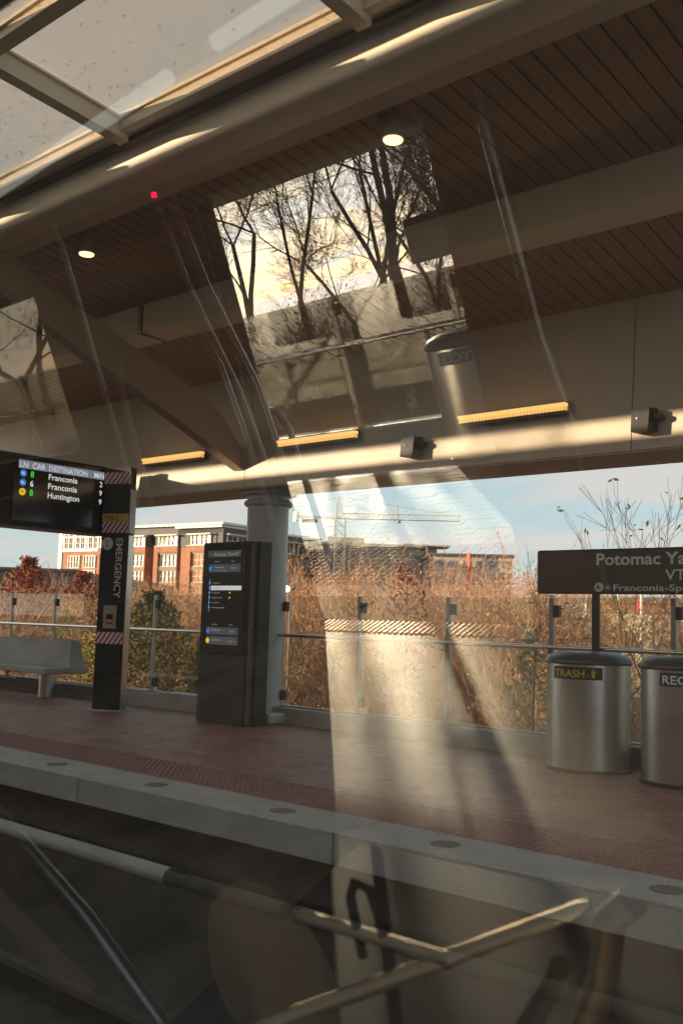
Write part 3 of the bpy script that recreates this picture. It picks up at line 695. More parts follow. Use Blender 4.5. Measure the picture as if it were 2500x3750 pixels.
ar = MB(); ar.ext([(-0.03, 0), (-0.002, 0.026), (0.008, 0.018), (-0.006, 0.005), (0.03, 0.005), (0.03, -0.005), (-0.006, -0.005), (0.008, -0.018), (-0.002, -0.026)], (-4.445, ys - .004, 1.665), UX, W, (0, -.002, 0))
obj('arrow', ar, M['bronze'], sg)
obj('line_disc', disc((-4.35, ys - .001, 1.665), UX, W, 0.032, 0.002), mat('blue_line_disc', (0.03, 0.14, 0.30), 0.5), sg)
text('line_text', 'BL', M['white'], sg, (-4.372, ys - .001, 1.652), UX, W, 0.025, 0.042, 0.0, .003)
text('destination_text', 'Franconia-Springfield', M['white'], sg, (-4.295, ys, 1.632), UX, W, 0.062, 1.08, 0.01, .002)

# ------------------------------------------------------------------ glass railing
def railing(yf, sgn, x0, x1, xposts, glassm, label):
    rl = thing('glass_railing', ((x0 + x1) / 2, yf, 0.19), label, 'railing')
    yr = yf - sgn * 0.10
    obj('handrail', MB().tube([(x0, yr, 1.07), (x1, yr, 1.07)], 0.022, 12), M['polished'], rl, smooth=True)
    for x in xposts:
        w_ = .024 if sgn > 0 else .032
        obj('post', MB().box(x - w_, yf - .02, 0.19, x + w_, yf + .02, 1.565), M['posts'], rl)
        b_ = MB(); b_.tube([(x - .02, yf - sgn * .02, 0.985), (x - .1, yf - sgn * .07, 0.985), (x - .12, yr, 1.05)], 0.009, 6)
        b_.box(x - .17, yf - .012, 0.975, x - .02, yf + .012, 0.995)
        obj('bracket', b_, M['posts'], rl)
        for z in (1.37, 0.27):
            obj('clamp', MB().box(x + .025, yf - .03, z, x + .085, yf + .03, z + .12), M['blackmetal'], rl)
    for a, b_ in zip(xposts[:-1], xposts[1:]):
        obj('glass_panel', MB().box(a + .035, yf - .006, 0.23, b_ - .035, yf + .006, 1.565), glassm, rl)
    obj('bottom_channel', MB().box(x0, yf - .02, 0.19, x1, yf + .02, 0.21), M['posts'], rl)
    return rl
railing(9.05, 1, -20, 2.8, [-8.865 + 1.27 * k for k in range(-8, 10)], M['rail_glass'], 'glass railing with steel posts and round handrail along the rear of the platform')
railing(-6.3, -1, -18, 2.8, [-6.5 + 1.42 * k for k in range(-8, 7)], M['opp_glass'], 'glass railing on the boarding side platform, reflected in the train window')

# ------------------------------------------------------------------ boarding side: bins, sign, canopy
make_bin((-4.52, -5.55), 'stainless recycling bin reflected in the train window beside the open door', 'RECYCLE', M['navy'], M['white'], RAD(66), 1)
sg2 = sign(-6.2, -5.35, -2.4, 1.66, 2.06, -4.3, -1, 'dark station sign of the boarding platform seen only as a reflection')
oc = thing('opposite_canopy', (-9, -7, 0), 'canopy over the boarding side platform behind the train', 'canopy')
obj('fascia', MB().box(-31, -7.4, 2.9, 6, -6.75, 4.6), M['fascia'], oc)  # run on to the left to keep sun off the far railing
obj('soffit', MB().hexa([(-27, -6.75, 4.38), (6, -6.75, 4.38), (6, -3.3, 4.98), (-27, -3.3, 4.98), (-27, -6.75, 4.6), (6, -6.75, 4.6), (6, -3.3, 5.2), (-27, -3.3, 5.2)]), M['plank'], oc)
STRIP_LO, STRIP_HI = 5.226, 5.416  # slot heights chosen so a sun strip lands on the far fascia
obj('edge_beam', MB().box(-27, -3.34, 4.92, 6, -3.28, STRIP_LO), M['beam'], oc)
obj('sun_slot_glass', MB().box(-27, -3.312, STRIP_LO, 6, -3.308, STRIP_HI), glass('clear_glass', 0.05, (1, 1, 1)), oc)  # invented slot that lets the sun strip through
obj('roof_slab', MB().box(-27, -3.34, STRIP_HI, 6, -3.28, 6.50), M['fascia'], oc)  # tall blank slab added to block the sun above the strip
for x in (-19.4, -14.2, 1.2):
    obj('column', MB().lathe([(0.2, 0), (0.2, 4.3)], (x, -6.95), 20), M['colwhite'], oc, smooth=True)

# ------------------------------------------------------------------ the train we sit in
TA = math.tan(RAD(12.25))
def wy(z): return 0.8 - (z - 1.27) * TA
tn = thing('train_car', (-6, 0, -1.0), 'metro train car the photo is taken from, seen by its reflected interior', 'train')
TX0, TX1 = -25.0, 4.0
obj('floor', MB().box(TX0, -1.86, -0.12, TX1, 0.95, 0.0), M['floor'], tn)
obj('ceiling', MB().box(TX0, -1.86, 2.22, TX1, 0.75, 2.28), M['ceil'], tn)
obj('roof', MB().prism([(-2.0, 2.3), (-1.6, 2.5), (-0.9, 2.62), (0.1, 2.62), (0.5, 2.5), (0.75, 2.3)], TX0, TX1), M['ex_steel'], tn)
obj('end_wall', MB().box(TX0, -1.86, 0, TX0 + .05, 0.9, 2.22), M['wallpanel'], tn)
obj('end_wall', MB().box(TX1 - .05, -1.86, 0, TX1, 0.9, 2.22), M['wallpanel'], tn)
# window side wall: sloping inward, one big pane
PX0, PX1, PZ0, PZ1 = -1.85, 0.35, 0.40, 2.14
def wall_piece(x0, x1, z0, z1, nm='window_wall', th=0.07, m_='wallpanel'):
    if z0 < 0: poly = [(0.99, z0), (0.99, 0.38), (wy(z1), z1), (wy(z1) + th, z1), (0.99 + th + .05, 0.38), (0.99 + th + .05, z0)]
    else: poly = [(wy(z0), z0), (wy(z1), z1), (wy(z1) + th, z1), (wy(z0) + th, z0)]
    return obj(nm, MB().prism(poly, x0, x1), M[m_], tn)
obj('window_wall', MB().prism([(0.955, -0.25), (0.965, 0.34), (wy(PZ0) - .004, PZ0), (wy(PZ0) + .07, PZ0), (1.06, -0.25)], TX0, TX1), M['wallpanel'], tn)
wall_piece(TX0, PX0, PZ0, PZ1); wall_piece(PX1, TX1, PZ0, PZ1); wall_piece(TX0, TX1, PZ1, 2.3)
def pane(x0, x1):
    obj('window_pane', MB().add([(x0, wy(PZ0), PZ0), (x1, wy(PZ0), PZ0), (x1, wy(PZ1), PZ1), (x0, wy(PZ1), PZ1)], [(0, 1, 2, 3)]), M['pane'], tn, fix=False)
pane(PX0, PX1)
# door side wall
DX0, DX1 = -3.47, -2.165
def dw(x0, x1, z0, z1): 
    if x1 > x0: obj('door_side_wall', MB().box(x0, -1.98, z0, x1, -1.86, z1), M['wallpanel'], tn)
dw(TX0, -6.3, -.12, 2.3); dw(-6.3, -4.9, -.12, 1.08); dw(-6.3, -4.9, 2.05, 2.3); dw(-4.9, DX0, -.12, 2.3); dw(DX0, DX1, 2.15, 2.3); dw(DX1, TX1, -.12, 2.3)
obj('side_window_pane', MB().box(-6.3, -1.93, 1.08, -4.9, -1.92, 2.05), glass('side_glass', 0.04, (0.5, 0.48, 0.44)), tn)
# corner gussets give the rounded window corners
for (cx_, cz_, sx, sz_) in ((-4.9, 2.05, -1, -1), (-4.9, 1.08, -1, 1), (-6.3, 2.05, 1, -1), (-6.3, 1.08, 1, 1)):
    r_ = 0.10; P = [(0, 0)] + [(r_ - r_ * math.sin(t_), r_ - r_ * math.cos(t_)) for t_ in np.linspace(0, math.pi / 2, 7)]
    P = [(0, 0), (r_, 0)] + [(r_ - r_ * math.sin(t_), r_ - r_ * math.cos(t_)) for t_ in np.linspace(0.01, math.pi / 2, 6)]
    obj('window_gusset', MB().ext([(a * sx, b_ * sz_) for a, b_ in P], (cx_, -1.97, cz_), (1, 0, 0), (0, 0, 1), (0, 0.1, 0)), M['wallpanel'], tn)
obj('door_header', MB().box(DX0, -1.86, 2.15, DX1, -1.80, 2.22), M['ceil'], tn)
obj('threshold', MB().box(DX0, -2.0, -0.03, DX1, -1.86, -0.004), M['tread'], tn)
t_ = MB()
for i in range(36):
    x = DX0 + 0.02 + i * 0.032; t_.box(x, -1.995, -0.004, x + 0.012, -1.865, 0.004)
obj('threshold_ribs', t_, M['tread'], tn)
# outside skin with fluting and windows on the boarding side
sk = MB()
for a, b_ in ((TX0, -11.4), (-10.2, -8.8), (-7.6, -6.4), (-4.8, DX0 - .05), (DX1 + .05, TX1)):
    sk.box(a, -2.0, -0.25, b_, -1.985, 2.28)
for a, b_ in ((-11.4, -10.2), (-8.8, -7.6), (-6.4, -4.8)):
    sk.box(a, -2.0, -0.25, b_, -1.985, 0.98); sk.box(a, -2.0, 2.0, b_, -1.985, 2.28)
obj('outer_skin', sk, M['ex_steel'], tn)
fl = MB()
for i in range(14):
    z = 0.0 + i * 0.055
    for a, b_ in ((TX0, DX0 - .06), (DX1 + .06, TX1)): fl.prism([(-2.0, z), (-2.012, z + .012), (-2.012, z + .030), (-2.0, z + .042)], a, b_)
obj('fluting', fl, M['ex_steel'], tn)
for a, b_ in ((-11.4, -10.2), (-8.8, -7.6)):
    obj('outer_window', MB().box(a + .03, -1.995, 1.0, b_ - .03, -1.99, 1.98), M['blackgloss'], tn)
    f_ = MB()
    P = [(a, -2.01, 1.0), (a, -2.01, 1.9), (a + .1, -2.01, 2.0), (b_ - .1, -2.01, 2.0), (b_, -2.01, 1.9), (b_, -2.01, 1.08), (b_ - .1, -2.01, 0.98), (a + .1, -2.01, 0.98), (a, -2.01, 1.08)]
    f_.tube(P, 0.02, 6); obj('outer_window_frame', f_, M['polished'], tn)
# door leaves slid back into pockets show their edges
obj('door_edge', MB().box(DX0 - .03, -1.96, 0.0, DX0 + .012, -1.88, 2.14), M['blackmetal'], tn)
obj('door_edge', MB().box(DX1 - .012, -1.96, 0.0, DX1 + .03, -1.88, 2.14), M['blackmetal'], tn)
# ceiling light tubes
for a, ya_, b_, yb_ in ((-4.2, -0.52, -1.56, -0.02), (-1.36, 0.03, -0.7, 0.14)):
    obj('ceiling_light', MB().tube([(a, ya_, 2.10), (b_, yb_, 2.10)], 0.018, 8), M['tube'], tn)
# poles and windscreens by the door
def pole(pts, r=0.017, nm='grab_pole'): return obj(nm, MB().tube(pts, r, 10), M['polished'], tn, smooth=True)
pole([(-3.23, -1.5, 2.22), (-3.16, -1.5, 1.77), (-3.02, -1.5, 1.30), (-2.99, -1.5, 0.9)], 0.02)
pole([(-3.32, -1.5, 2.22), (-3.26, -1.5, 1.77), (-3.13, -1.5, 1.30), (-3.08, -1.5, 0.9)], 0.012)
pole([(-1.64, -1.4, 2.0), (-1.60, -1.4, 1.3), (-1.55, -1.4, 1.0)], 0.03)
pole([(-1.81, -1.7, 2.2), (-1.79, -1.7, 1.48), (-1.72, -1.7, 1.04), (-1.70, -1.7, 0.02)], 0.02)
pole([(-3.64, -1.2, 2.2), (-3.64, -1.2, 1.84), (-3.65, -1.2, 1.45), (-3.67, -1.2, 0.02)], 0.014)
pole([(-3.65, -1.2, 1.42), (-3.53, -1.2, 1.42)], 0.012)
loop = [(-3.56, -1.2, 0.5), (-3.56, -1.2, 0.92), (-3.54, -1.2, 1.32), (-3.52, -1.2, 1.48), (-3.44, -1.2, 1.60), (-3.28, -1.2, 1.64), (-3.06, -1.2, 1.63), (-2.94, -1.2, 1.56), (-2.89, -1.2, 1.44), (-2.86, -1.2, 1.15), (-2.82, -1.2, 0.5)]
pole(loop, 0.016)
pole([(-3.45, -1.88, 1.12), (-3.30, -1.80, 1.16), (-3.21, -1.78, 1.13), (-3.17, -1.78, 1.05), (-3.15, -1.78, 0.7), (-3.13, -1.78, 0.35)], 0.016, 'door_handrail')
obj('red_indicator', MB().lathe([(0.009, 2.115), (0.009, 2.132)], (-2.99, -1.2), 12), M['redled'], tn)
# seats
def seat(x, y0, y1, face, m_):
    s_ = obj('seat', MB().bbox(x, y0, 0.36, x + face * 0.42, y1, 0.46, 0.03), m_, tn)
    obj('backrest', MB().hexa([(x - .05, y0, 0.40), (x + .05, y0, 0.40), (x + .05, y1, 0.40), (x - .05, y1, 0.40), (x - .05 - face * .12, y0 + .03, 1.0), (x + .02 - face * .12, y0 + .03, 1.0), (x + .02 - face * .12, y1 - .03, 1.0), (x - .05 - face * .12, y1 - .03, 1.0)]), m_, s_)
    obj('leg', MB().box(x + face * .1, y0 + .15, 0, x + face * .3, y1 - .15, 0.36), M['blackmetal'], s_)
seat(-4.6, -1.78, -0.95, 1, M['seat']); seat(-5.6, -1.78, -0.95, 1, M['seat'])
# rounded tan seat back near the window
prof_ = [(-1.52 + 0.15 * math.copysign(abs(math.cos(t_)) ** .75, math.cos(t_)) * (1 - .25 * math.sin(t_)), 0.30 + 0.20 * math.sin(t_)) for t_ in np.linspace(-1.2, math.pi + 1.2, 40)]
obj('glare_stop_box', MB().bbox(-1.88, -0.28, 0.0, -0.4, 0.72, 0.10, 0.02), M['seat'], tn)  # added low dark box, darkens the floor glare near the window
shell = MB()
for inset, dy in ((0.80, 0.36), (1.0, 0.40)):
    shell.ext([(-1.52 + (a + 1.52) * inset, 0.27 + (b_ - 0.27) * inset) for a, b_ in prof_], (0, dy, 0), (1, 0, 0), (0, 0, 1), (0, 0.05, 0))
obj('seat_shell', shell, M['tanseat'], tn, smooth=True)
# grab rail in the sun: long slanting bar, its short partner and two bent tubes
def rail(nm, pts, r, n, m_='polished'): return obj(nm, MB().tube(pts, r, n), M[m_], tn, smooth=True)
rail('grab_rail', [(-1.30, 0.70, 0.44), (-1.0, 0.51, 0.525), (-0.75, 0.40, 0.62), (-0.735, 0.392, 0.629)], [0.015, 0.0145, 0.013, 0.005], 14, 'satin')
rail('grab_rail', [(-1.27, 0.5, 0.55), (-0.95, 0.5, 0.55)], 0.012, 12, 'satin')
rail('bent_rail', [(-0.735, 0.5, 0.60), (-0.75, 0.5, 0.57), (-0.84, 0.5, 0.44), (-0.95, 0.5, 0.2)], 0.018, 12)
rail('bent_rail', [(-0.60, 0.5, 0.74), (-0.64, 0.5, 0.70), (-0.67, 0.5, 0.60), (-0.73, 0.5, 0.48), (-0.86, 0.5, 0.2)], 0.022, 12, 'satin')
rail('bent_rail', [(-1.14, 0.5, 0.50), (-1.13, 0.5, 0.62), (-1.11, 0.5, 0.655), (-1.08, 0.5, 0.65), (-1.075, 0.5, 0.60), (-1.08, 0.5, 0.50)], 0.009, 8, 'blackmetal')
rail('seat_rail', [(-2.62, 0.45, 0.66), (-2.39, 0.45, 0.52), (-2.13, 0.45, 0.29), (-1.95, 0.45, 0.04)], 0.024, 12, 'steel')
rail('seat_rail', [(-2.75, 0.45, 0.34), (-2.58, 0.45, 0.22), (-2.38, 0.45, 0.09), (-2.25, 0.45, 0.02)], 0.03, 12, 'tanseat')

# ------------------------------------------------------------------ vegetation
npr = np.random.RandomState(5)
class Seg:
    """collects tapered 3-sided twigs and leaf quads as numpy arrays"""
    def __init__(s): s.a = []; s.b = []; s.ra = []; s.rb = []; s.lv = []
    def seg(s, a, b, ra, rb): s.a.append(a); s.b.append(b); s.ra.append(ra); s.rb.append(rb)
    def arrays(s, sides=3):
        A = np.array(s.a); B = np.array(s.b); ra = np.array(s.ra)[:, None]; rb = np.array(s.rb)[:, None]
        D = B - A; D /= np.linalg.norm(D, axis=1)[:, None] + 1e-9
        ref = np.where(np.abs(D[:, 2:3]) < 0.9, np.array([[0, 0, 1.]]), np.array([[1., 0, 0]]))
        U = np.cross(D, ref); U /= np.linalg.norm(U, axis=1)[:, None] + 1e-9; Wv = np.cross(U, D)
        vs = []
        for P, r in ((A, ra), (B, rb)):
            for j in range(sides):
                t_ = 2 * math.pi * j / sides; vs.append(P + (U * math.cos(t_) + Wv * math.sin(t_)) * r)
        V = np.stack(vs, 1).reshape(-1, 3); n = len(A)
        base = (np.arange(n) * 2 * sides)[:, None]
        F = np.concatenate([base + np.array([[j, (j + 1) % sides, sides + (j + 1) % sides, sides + j]]) for j in range(sides)])
        return V, F
def quads(C, size, rs, elong=1.6):
    n = len(C); a = rs.normal(size=(n, 3)); a /= np.linalg.norm(a, axis=1)[:, None]
    b = rs.normal(size=(n, 3)); b -= (a * b).sum(1)[:, None] * a; b /= np.linalg.norm(b, axis=1)[:, None]
    s_ = (size * rs.uniform(0.6, 1.3, n))[:, None]
    V = np.stack([C - a * s_ * elong, C - b * s_ * .6, C + a * s_ * elong, C + b * s_ * .6], 1).reshape(-1, 3)
    return V, (np.arange(n) * 4)[:, None] + np.arange(4)[None]
def mesh_np(name, V, F, m_, parent=None, **kw):
    me = bpy.data.meshes.new(name); nf = len(F); k = F.shape[1]
    off_ = np.array(wloc(parent)) if parent is not None else 0
    me.vertices.add(len(V)); me.vertices.foreach_set('co', (V - off_).astype(np.float32).ravel())
    me.loops.add(nf * k); me.loops.foreach_set('vertex_index', F.astype(np.int32).ravel())
    me.polygons.add(nf); me.polygons.foreach_set('loop_start', (np.arange(nf) * k).astype(np.int32)); me.polygons.foreach_set('loop_total', np.full(nf, k, np.int32))
    me.update(calc_edges=True); me.materials.append(m_)
    o = bpy.data.objects.new(name, me); COL.objects.link(o)
    if parent is not None: o.parent = parent
    return props(o, **kw)
def shrub(rs, h=4.0, stems=9, spread=0.8, sub=7):
    S = Seg(); tips = []
    for i in range(stems):
        a = rs.uniform(0, 6.28); lean = rs.uniform(0.05, 0.5) * spread
        d = np.array([math.cos(a) * lean, math.sin(a) * lean, 1.0]); d /= np.linalg.norm(d)
        p = np.array([math.cos(a), math.sin(a), 0]) * rs.uniform(0, 0.3); hh = h * rs.uniform(0.55, 1.0); k = 5; r0 = 0.016
        for j in range(k):
            q = p + d * hh / k; S.seg(p, q, r0 * (1 - j / k * .8), r0 * (1 - (j + 1) / k * .8))
            for t_ in range(sub if j > 0 else 2):
                bdir = d + rs.normal(size=3) * 0.55; bdir[2] = abs(bdir[2]) * .7 + .15; bdir /= np.linalg.norm(bdir)
                st_ = p + (q - p) * rs.uniform(); ln = hh * rs.uniform(0.08, 0.24)
                e = st_ + bdir * ln; S.seg(st_, e, 0.007, 0.003); tips.append(e); tips.append(st_ + bdir * ln * .5)
                for u_ in range(2):
                    b2 = bdir + rs.normal(size=3) * 0.5; b2 /= np.linalg.norm(b2)
                    s2 = st_ + bdir * ln * rs.uniform(0.3, 1); e2 = s2 + b2 * ln * 0.5; S.seg(s2, e2, 0.0045, 0.002); tips.append(e2)
            p = q; d = d + rs.normal(size=3) * 0.10; d /= np.linalg.norm(d)
    V, F = S.arrays(); return V, F, np.array(tips)
rs = np.random.RandomState(11)
protos = [shrub(rs, 4.2, 8, 0.9, 6) for _ in range(7)]
# pale brush wall beyond the railing
def brush(name, pts, twigm, leafm, leafsize, leaffrac, **kw):
    TV, TF, LC = [], [], []; o = 0
    for (x, y, z, s_, a) in pts:
        V, F, T = protos[rs.randint(len(protos))]
        c_, n_ = math.cos(a), math.sin(a); Rm = np.array([[c_, -n_, 0], [n_, c_, 0], [0, 0, 1]])
        sc_ = np.array([s_ * 1.05, s_ * 1.05, s_ * rs.uniform(.85, 1.1)])
        V2 = (V * sc_) @ Rm.T + np.array([x, y, z]); TV.append(V2); TF.append(F + o); o += len(V)
        T2 = (T * sc_) @ Rm.T + np.array([x, y, z]); LC.append(T2[rs.uniform(size=len(T2)) < leaffrac])
    root = mesh_np(name, np.concatenate(TV), np.concatenate(TF), twigm, **kw)
    C_ = np.concatenate(LC); C_ = C_ + rs.normal(size=C_.shape) * 0.03
    V, F = quads(C_, leafsize, rs); mesh_np(name + '_leaves', V, F, leafm, kind='stuff', label=kw.get('label', '').replace('twig', 'leaf') + ', dry leaves', category='brush')
    return root
pts = []
for k in range(720):
    y = 12.0 + 26 * rs.uniform() ** 0.75
    xm = -y * math.tan(RAD(63)) - 1; xM = -y * math.tan(RAD(17)) + 2
    x = rs.uniform(xm, xM); D_ = math.hypot(x, y)
    u_ = (x - xm) / (xM - xm)
    az_ = math.degrees(math.atan2(-x, y))
    if 21 < az_ < 28 and y > 16 and rs.uniform() < .86: continue      # the gap that shows the pale wall
    top = 1.27 + D_ * (0.018 + 0.032 * min(1, max(0, (u_ - .35) * 2.2)) + 0.008 * math.sin(x * .5) + rs.uniform(-.02, .012))     # brush top stays a little above eye level
    if y < 17: top = -0.6 + rs.uniform(-.5, .5)
    s_ = max(0.45, min(1.3, (top + 2.1) / 4.0)) 
    pts.append((x, y, -2.15, s_, rs.uniform(0, 6.28)))
brush('scrub_brush', pts, M['twig'], M['dryleaf'], 0.030, 0.36, kind='stuff', label='tall tangle of dry orange brown twig brush in low sun beyond the glass railing', category='brush')
# dry grass and reeds at the foot of the bank
gv = []
n_ = 26000
gy = 9.7 + 8 * npr.uniform(size=n_) ** 1.4; gx = -gy * np.tan(RAD(17)) + 2 - npr.uniform(size=n_) * (gy * (math.tan(RAD(63)) - math.tan(RAD(17))) + 3)
gh = npr.uniform(0.3, 1.25, n_); lean = npr.normal(size=(n_, 2)) * .18
B = np.stack([gx, gy, np.full(n_, -2.05)], 1); T = B + np.stack([lean[:, 0] * gh, lean[:, 1] * gh, gh], 1)
wv = np.stack([npr.normal(size=n_), npr.normal(size=n_), np.zeros(n_)], 1); wv /= np.linalg.norm(wv, axis=1)[:, None]; wv *= 0.010
V = np.stack([B - wv, B + wv, T + wv * .3, T - wv * .3], 1).reshape(-1, 3); F = (np.arange(n_) * 4)[:, None] + np.arange(4)[None]
mesh_np('dry_grass', V, F, M['twig'], kind='stuff', label='tall dry reeds at the foot of the platform wall', category='grass')

def leafy(name, x, y, z, h, w, leafm, n, label, cat, size=0.04, shape='cone', group=None):
    t_ = thing(name, (x, y, z), label, cat, group)
    S = Seg(); S.seg(np.array([x, y, z]), np.array([x + .05, y, z + h * .95]), 0.05 * h / 3, 0.01)
    for k in range(46):
        zz = z + h * rs.uniform(.08, .9); a = rs.uniform(0, 6.28); rr = w * (1 - (zz - z) / h * (.9 if shape == 'cone' else .35)) * .9
        S.seg(np.array([x, y, zz]), np.array([x + math.cos(a) * rr, y + math.sin(a) * rr, zz + rr * .5]), 0.012, 0.004)
    V, F = S.arrays(); mesh_np('trunk', V, F, M['bark'], t_)
    q = rs.uniform(size=n); zz = z + h * (0.05 + 0.95 * q); cl = np.abs(np.sin(q * 23)) * .3 + .7
    rr = w * ((1 - q) ** .8 if shape == 'cone' else np.sqrt(np.clip(1 - (2 * q - .9) ** 2, 0.05, 1))) * cl * rs.uniform(size=n) ** .4
    a = rs.uniform(size=n) * 6.28; rr *= 1 + .25 * np.sin(a * 5 + q * 9)
    C_ = np.stack([x + np.cos(a) * rr, y + np.sin(a) * rr, zz + rs.normal(size=n) * .04], 1)
    V, F = quads(C_, size, rs, 1.5); mesh_np('crown', V, F, leafm, t_)
    return t_
leafy('evergreen_shrub', -18.0, 14.2, -2.1, 3.9, 1.2, M['green'], 9000, 'dark green evergreen shrub behind the railing between pylon and kiosk', 'shrub', 0.035, 'ball')
leafy('evergreen_shrub', -16.6, 14.6, -2.1, 3.2, 0.9, M['green'], 5000, 'smaller dark evergreen shrub just left of the kiosk', 'shrub', 0.035)
leafy('yellow_shrub', -17.9, 12.8, -2.1, 3.3, 0.7, M['yelleaf'], 2500, 'yellow green shrub in front of the evergreen beside the pylon', 'shrub', 0.03, 'ball')
leafy('yellow_shrub', -21.8, 14.6, -2.1, 3.4, 0.9, M['yelleaf'], 1800, 'yellow leaved shrub above the bench back left of the pylon', 'shrub', 0.03, 'ball')
leafy('green_shrub', -6.6, 11.3, -2.1, 3.3, 0.5, M['yelleaf'], 1200, 'green vine shrub at the left side of the trash bin', 'shrub', 0.03, 'ball')
leafy('green_shrub', -4.35, 11.4, -2.1, 2.9, 0.35, M['yelleaf'], 700, 'green vine shrub between the two round bins', 'shrub', 0.03, 'ball')
leafy('rust_tree', -33.5, 20.5, -2.3, 5.6, 1.5, M['redleaf'], 5000, 'rust red leaved small tree at the far left above the bench', 'tree', 0.06, 'ball')
leafy('rust_tree', -30.0, 20.5, -2.3, 5.0, 1.3, M['redleaf'], 3000, 'rust red leaved tree just left of the pylon under the display', 'tree', 0.06, 'ball')
leafy('rust_tree', -12.4, 16.2, -2.2, 4.6, 0.8, M['redleaf'], 1100, 'slender rust red tree standing in the middle of the brush', 'tree', 0.04, 'ball')

def branch_tree(rs, h, r0, depth, spread=0.55, up=0.25):
    S = Seg(); tips = []
    def rec(p, d, ln, r, dep):
        k = 3
        for j in range(k):
            q = p + d * ln / k; r2 = r * (1 - 0.28 * (j + 1) / k); S.seg(p, q, r * (1 - 0.28 * j / k), r2)
            d = d + rs.normal(size=3) * 0.09; d[2] += .03; d /= np.linalg.norm(d)
            if dep > 0 and dep < depth and rs.uniform() < .6:
                b_ = d + rs.normal(size=3) * spread * 1.2; b_ /= np.linalg.norm(b_); rec2.append((q, b_, ln * rs.uniform(.4, .65), r2 * .45, dep - 1))
            p = q
        if dep > 0:
            nb = 2 if rs.uniform() < .6 else 3
            for _ in range(nb):
                b_ = d + rs.normal(size=3) * spread; b_[2] += up; b_ /= np.linalg.norm(b_)
                rec2.append((p, b_, ln * rs.uniform(.6, .85), r2 * rs.uniform(.55, .75), dep - 1))
        else: tips.append(p)
    rec2 = [(np.zeros(3), np.array([rs.normal() * .05, rs.normal() * .05, 1.]), h * .27, r0, depth)]
    while rec2:
        rec(*rec2.pop())
    return S, tips
def bare_tree(name, x, y, z, h, r0, depth, seed, label, group=None, leaves=None, spread=.42):
    rs_ = np.random.RandomState(seed); S, tips = branch_tree(rs_, h, r0, depth, spread)
    t_ = thing(name, (x, y, z), label, 'tree', group)
    n0 = [i for i in range(len(S.ra)) if S.ra[i] > r0 * .30]; n1 = [i for i in range(len(S.ra)) if S.ra[i] <= r0 * .30]
    for nm, idx, sd in (('trunk', n0, 7), ('crown', n1, 3)):
        Q = Seg(); Q.a = [S.a[i] + np.array([x, y, z]) for i in idx]; Q.b = [S.b[i] + np.array([x, y, z]) for i in idx]; Q.ra = [max(S.ra[i], .0035) for i in idx]; Q.rb = [max(S.rb[i], .003) for i in idx]
        if idx: V, F = Q.arrays(sd); mesh_np(nm, V, F, M['bark'] if leaves is None else M['twig'], t_)
    if leaves:
        T = np.array(tips) + np.array([x, y, z]); T = T[rs_.uniform(size=len(T)) < leaves]; T = np.repeat(T, 2, 0) + rs_.normal(size=(len(T) * 2, 3)) * .06
        V, F = quads(T, 0.035, rs_); mesh_np('leaves', V, F, M['dryleaf'], t_)
    return t_
# saplings rising over the brush on the right
for i, (x, y, h, s_, lab) in enumerate(((-8.3, 15.5, 6.4, 3, 'thin sapling with a few dry leaves, just left of the station sign'), (-7.4, 15.0, 7.0, 4, 'tall bare sapling rising above the left half of the station sign'),
        (-6.2, 14.5, 7.2, 5, 'tall bare sapling rising above the right half of the station sign'), (-5.2, 14.2, 7.6, 6, 'tallest bare sapling at the right edge above the sign'), (-9.8, 16.5, 5.7, 8, 'short sapling with copper leaves standing between crane and sign'))):
    bare_tree('sapling_tree', x, y, -2.2, h, 0.035, 4, 20 + s_, lab, None, 0.14, .38)
# bare trees behind the boarding platform, seen as reflection
spots = [(-16.9, -15.6, 12, .15, 31, 'bare tree with forked trunk, leftmost in the reflected doorway'), (-12.9, -16.5, 14, .20, 32, 'large bare tree in the middle of the reflected doorway'),
         (-11.3, -19.5, 13, .17, 33, 'bare tree behind the reflected sign at the right'), (-9.6, -15.0, 12, .16, 34, 'bare leaning tree at the right edge of the reflected doorway'),
         (-15.2, -18.5, 13, .14, 52, 'bare tree left of the large one in the reflected doorway'), (-21.3, -12.6, 12, .16, 36, 'bare tree in the reflected side window at the left edge'),
         (-14.4, -16.4, 10, .10, 41, 'thin many branched tree filling the reflected doorway left of the middle'), (-10.9, -14.8, 10, .10, 42, 'thin bare tree just right of the middle of the reflected doorway'),
         (-18.6, -19.5, 13, .13, 43, 'small bare tree behind the others in the reflected doorway'), (-27.5, -17.0, 13, .16, 47, 'farther bare tree in the reflected side window'),
         (-16.6, -21.5, 13, .12, 48, 'slender far tree seen between the nearer ones in the reflected doorway')]
for (x, y, h, r_, s_, lab) in spots: bare_tree('bare_tree', x, y, -1.9, h, r_, 7 if r_ < .125 else 6, s_, lab, None, None, .44)
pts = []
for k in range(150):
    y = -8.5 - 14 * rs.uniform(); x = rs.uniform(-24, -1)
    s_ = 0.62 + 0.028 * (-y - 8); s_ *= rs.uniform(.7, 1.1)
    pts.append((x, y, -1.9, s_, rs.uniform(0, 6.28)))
brush('shade_toned_brush', pts, M['darkbrush'], M['darkbrush'], 0.03, 0.3, kind='stuff', label='low shaded twig brush behind the boarding platform railing', category='brush')

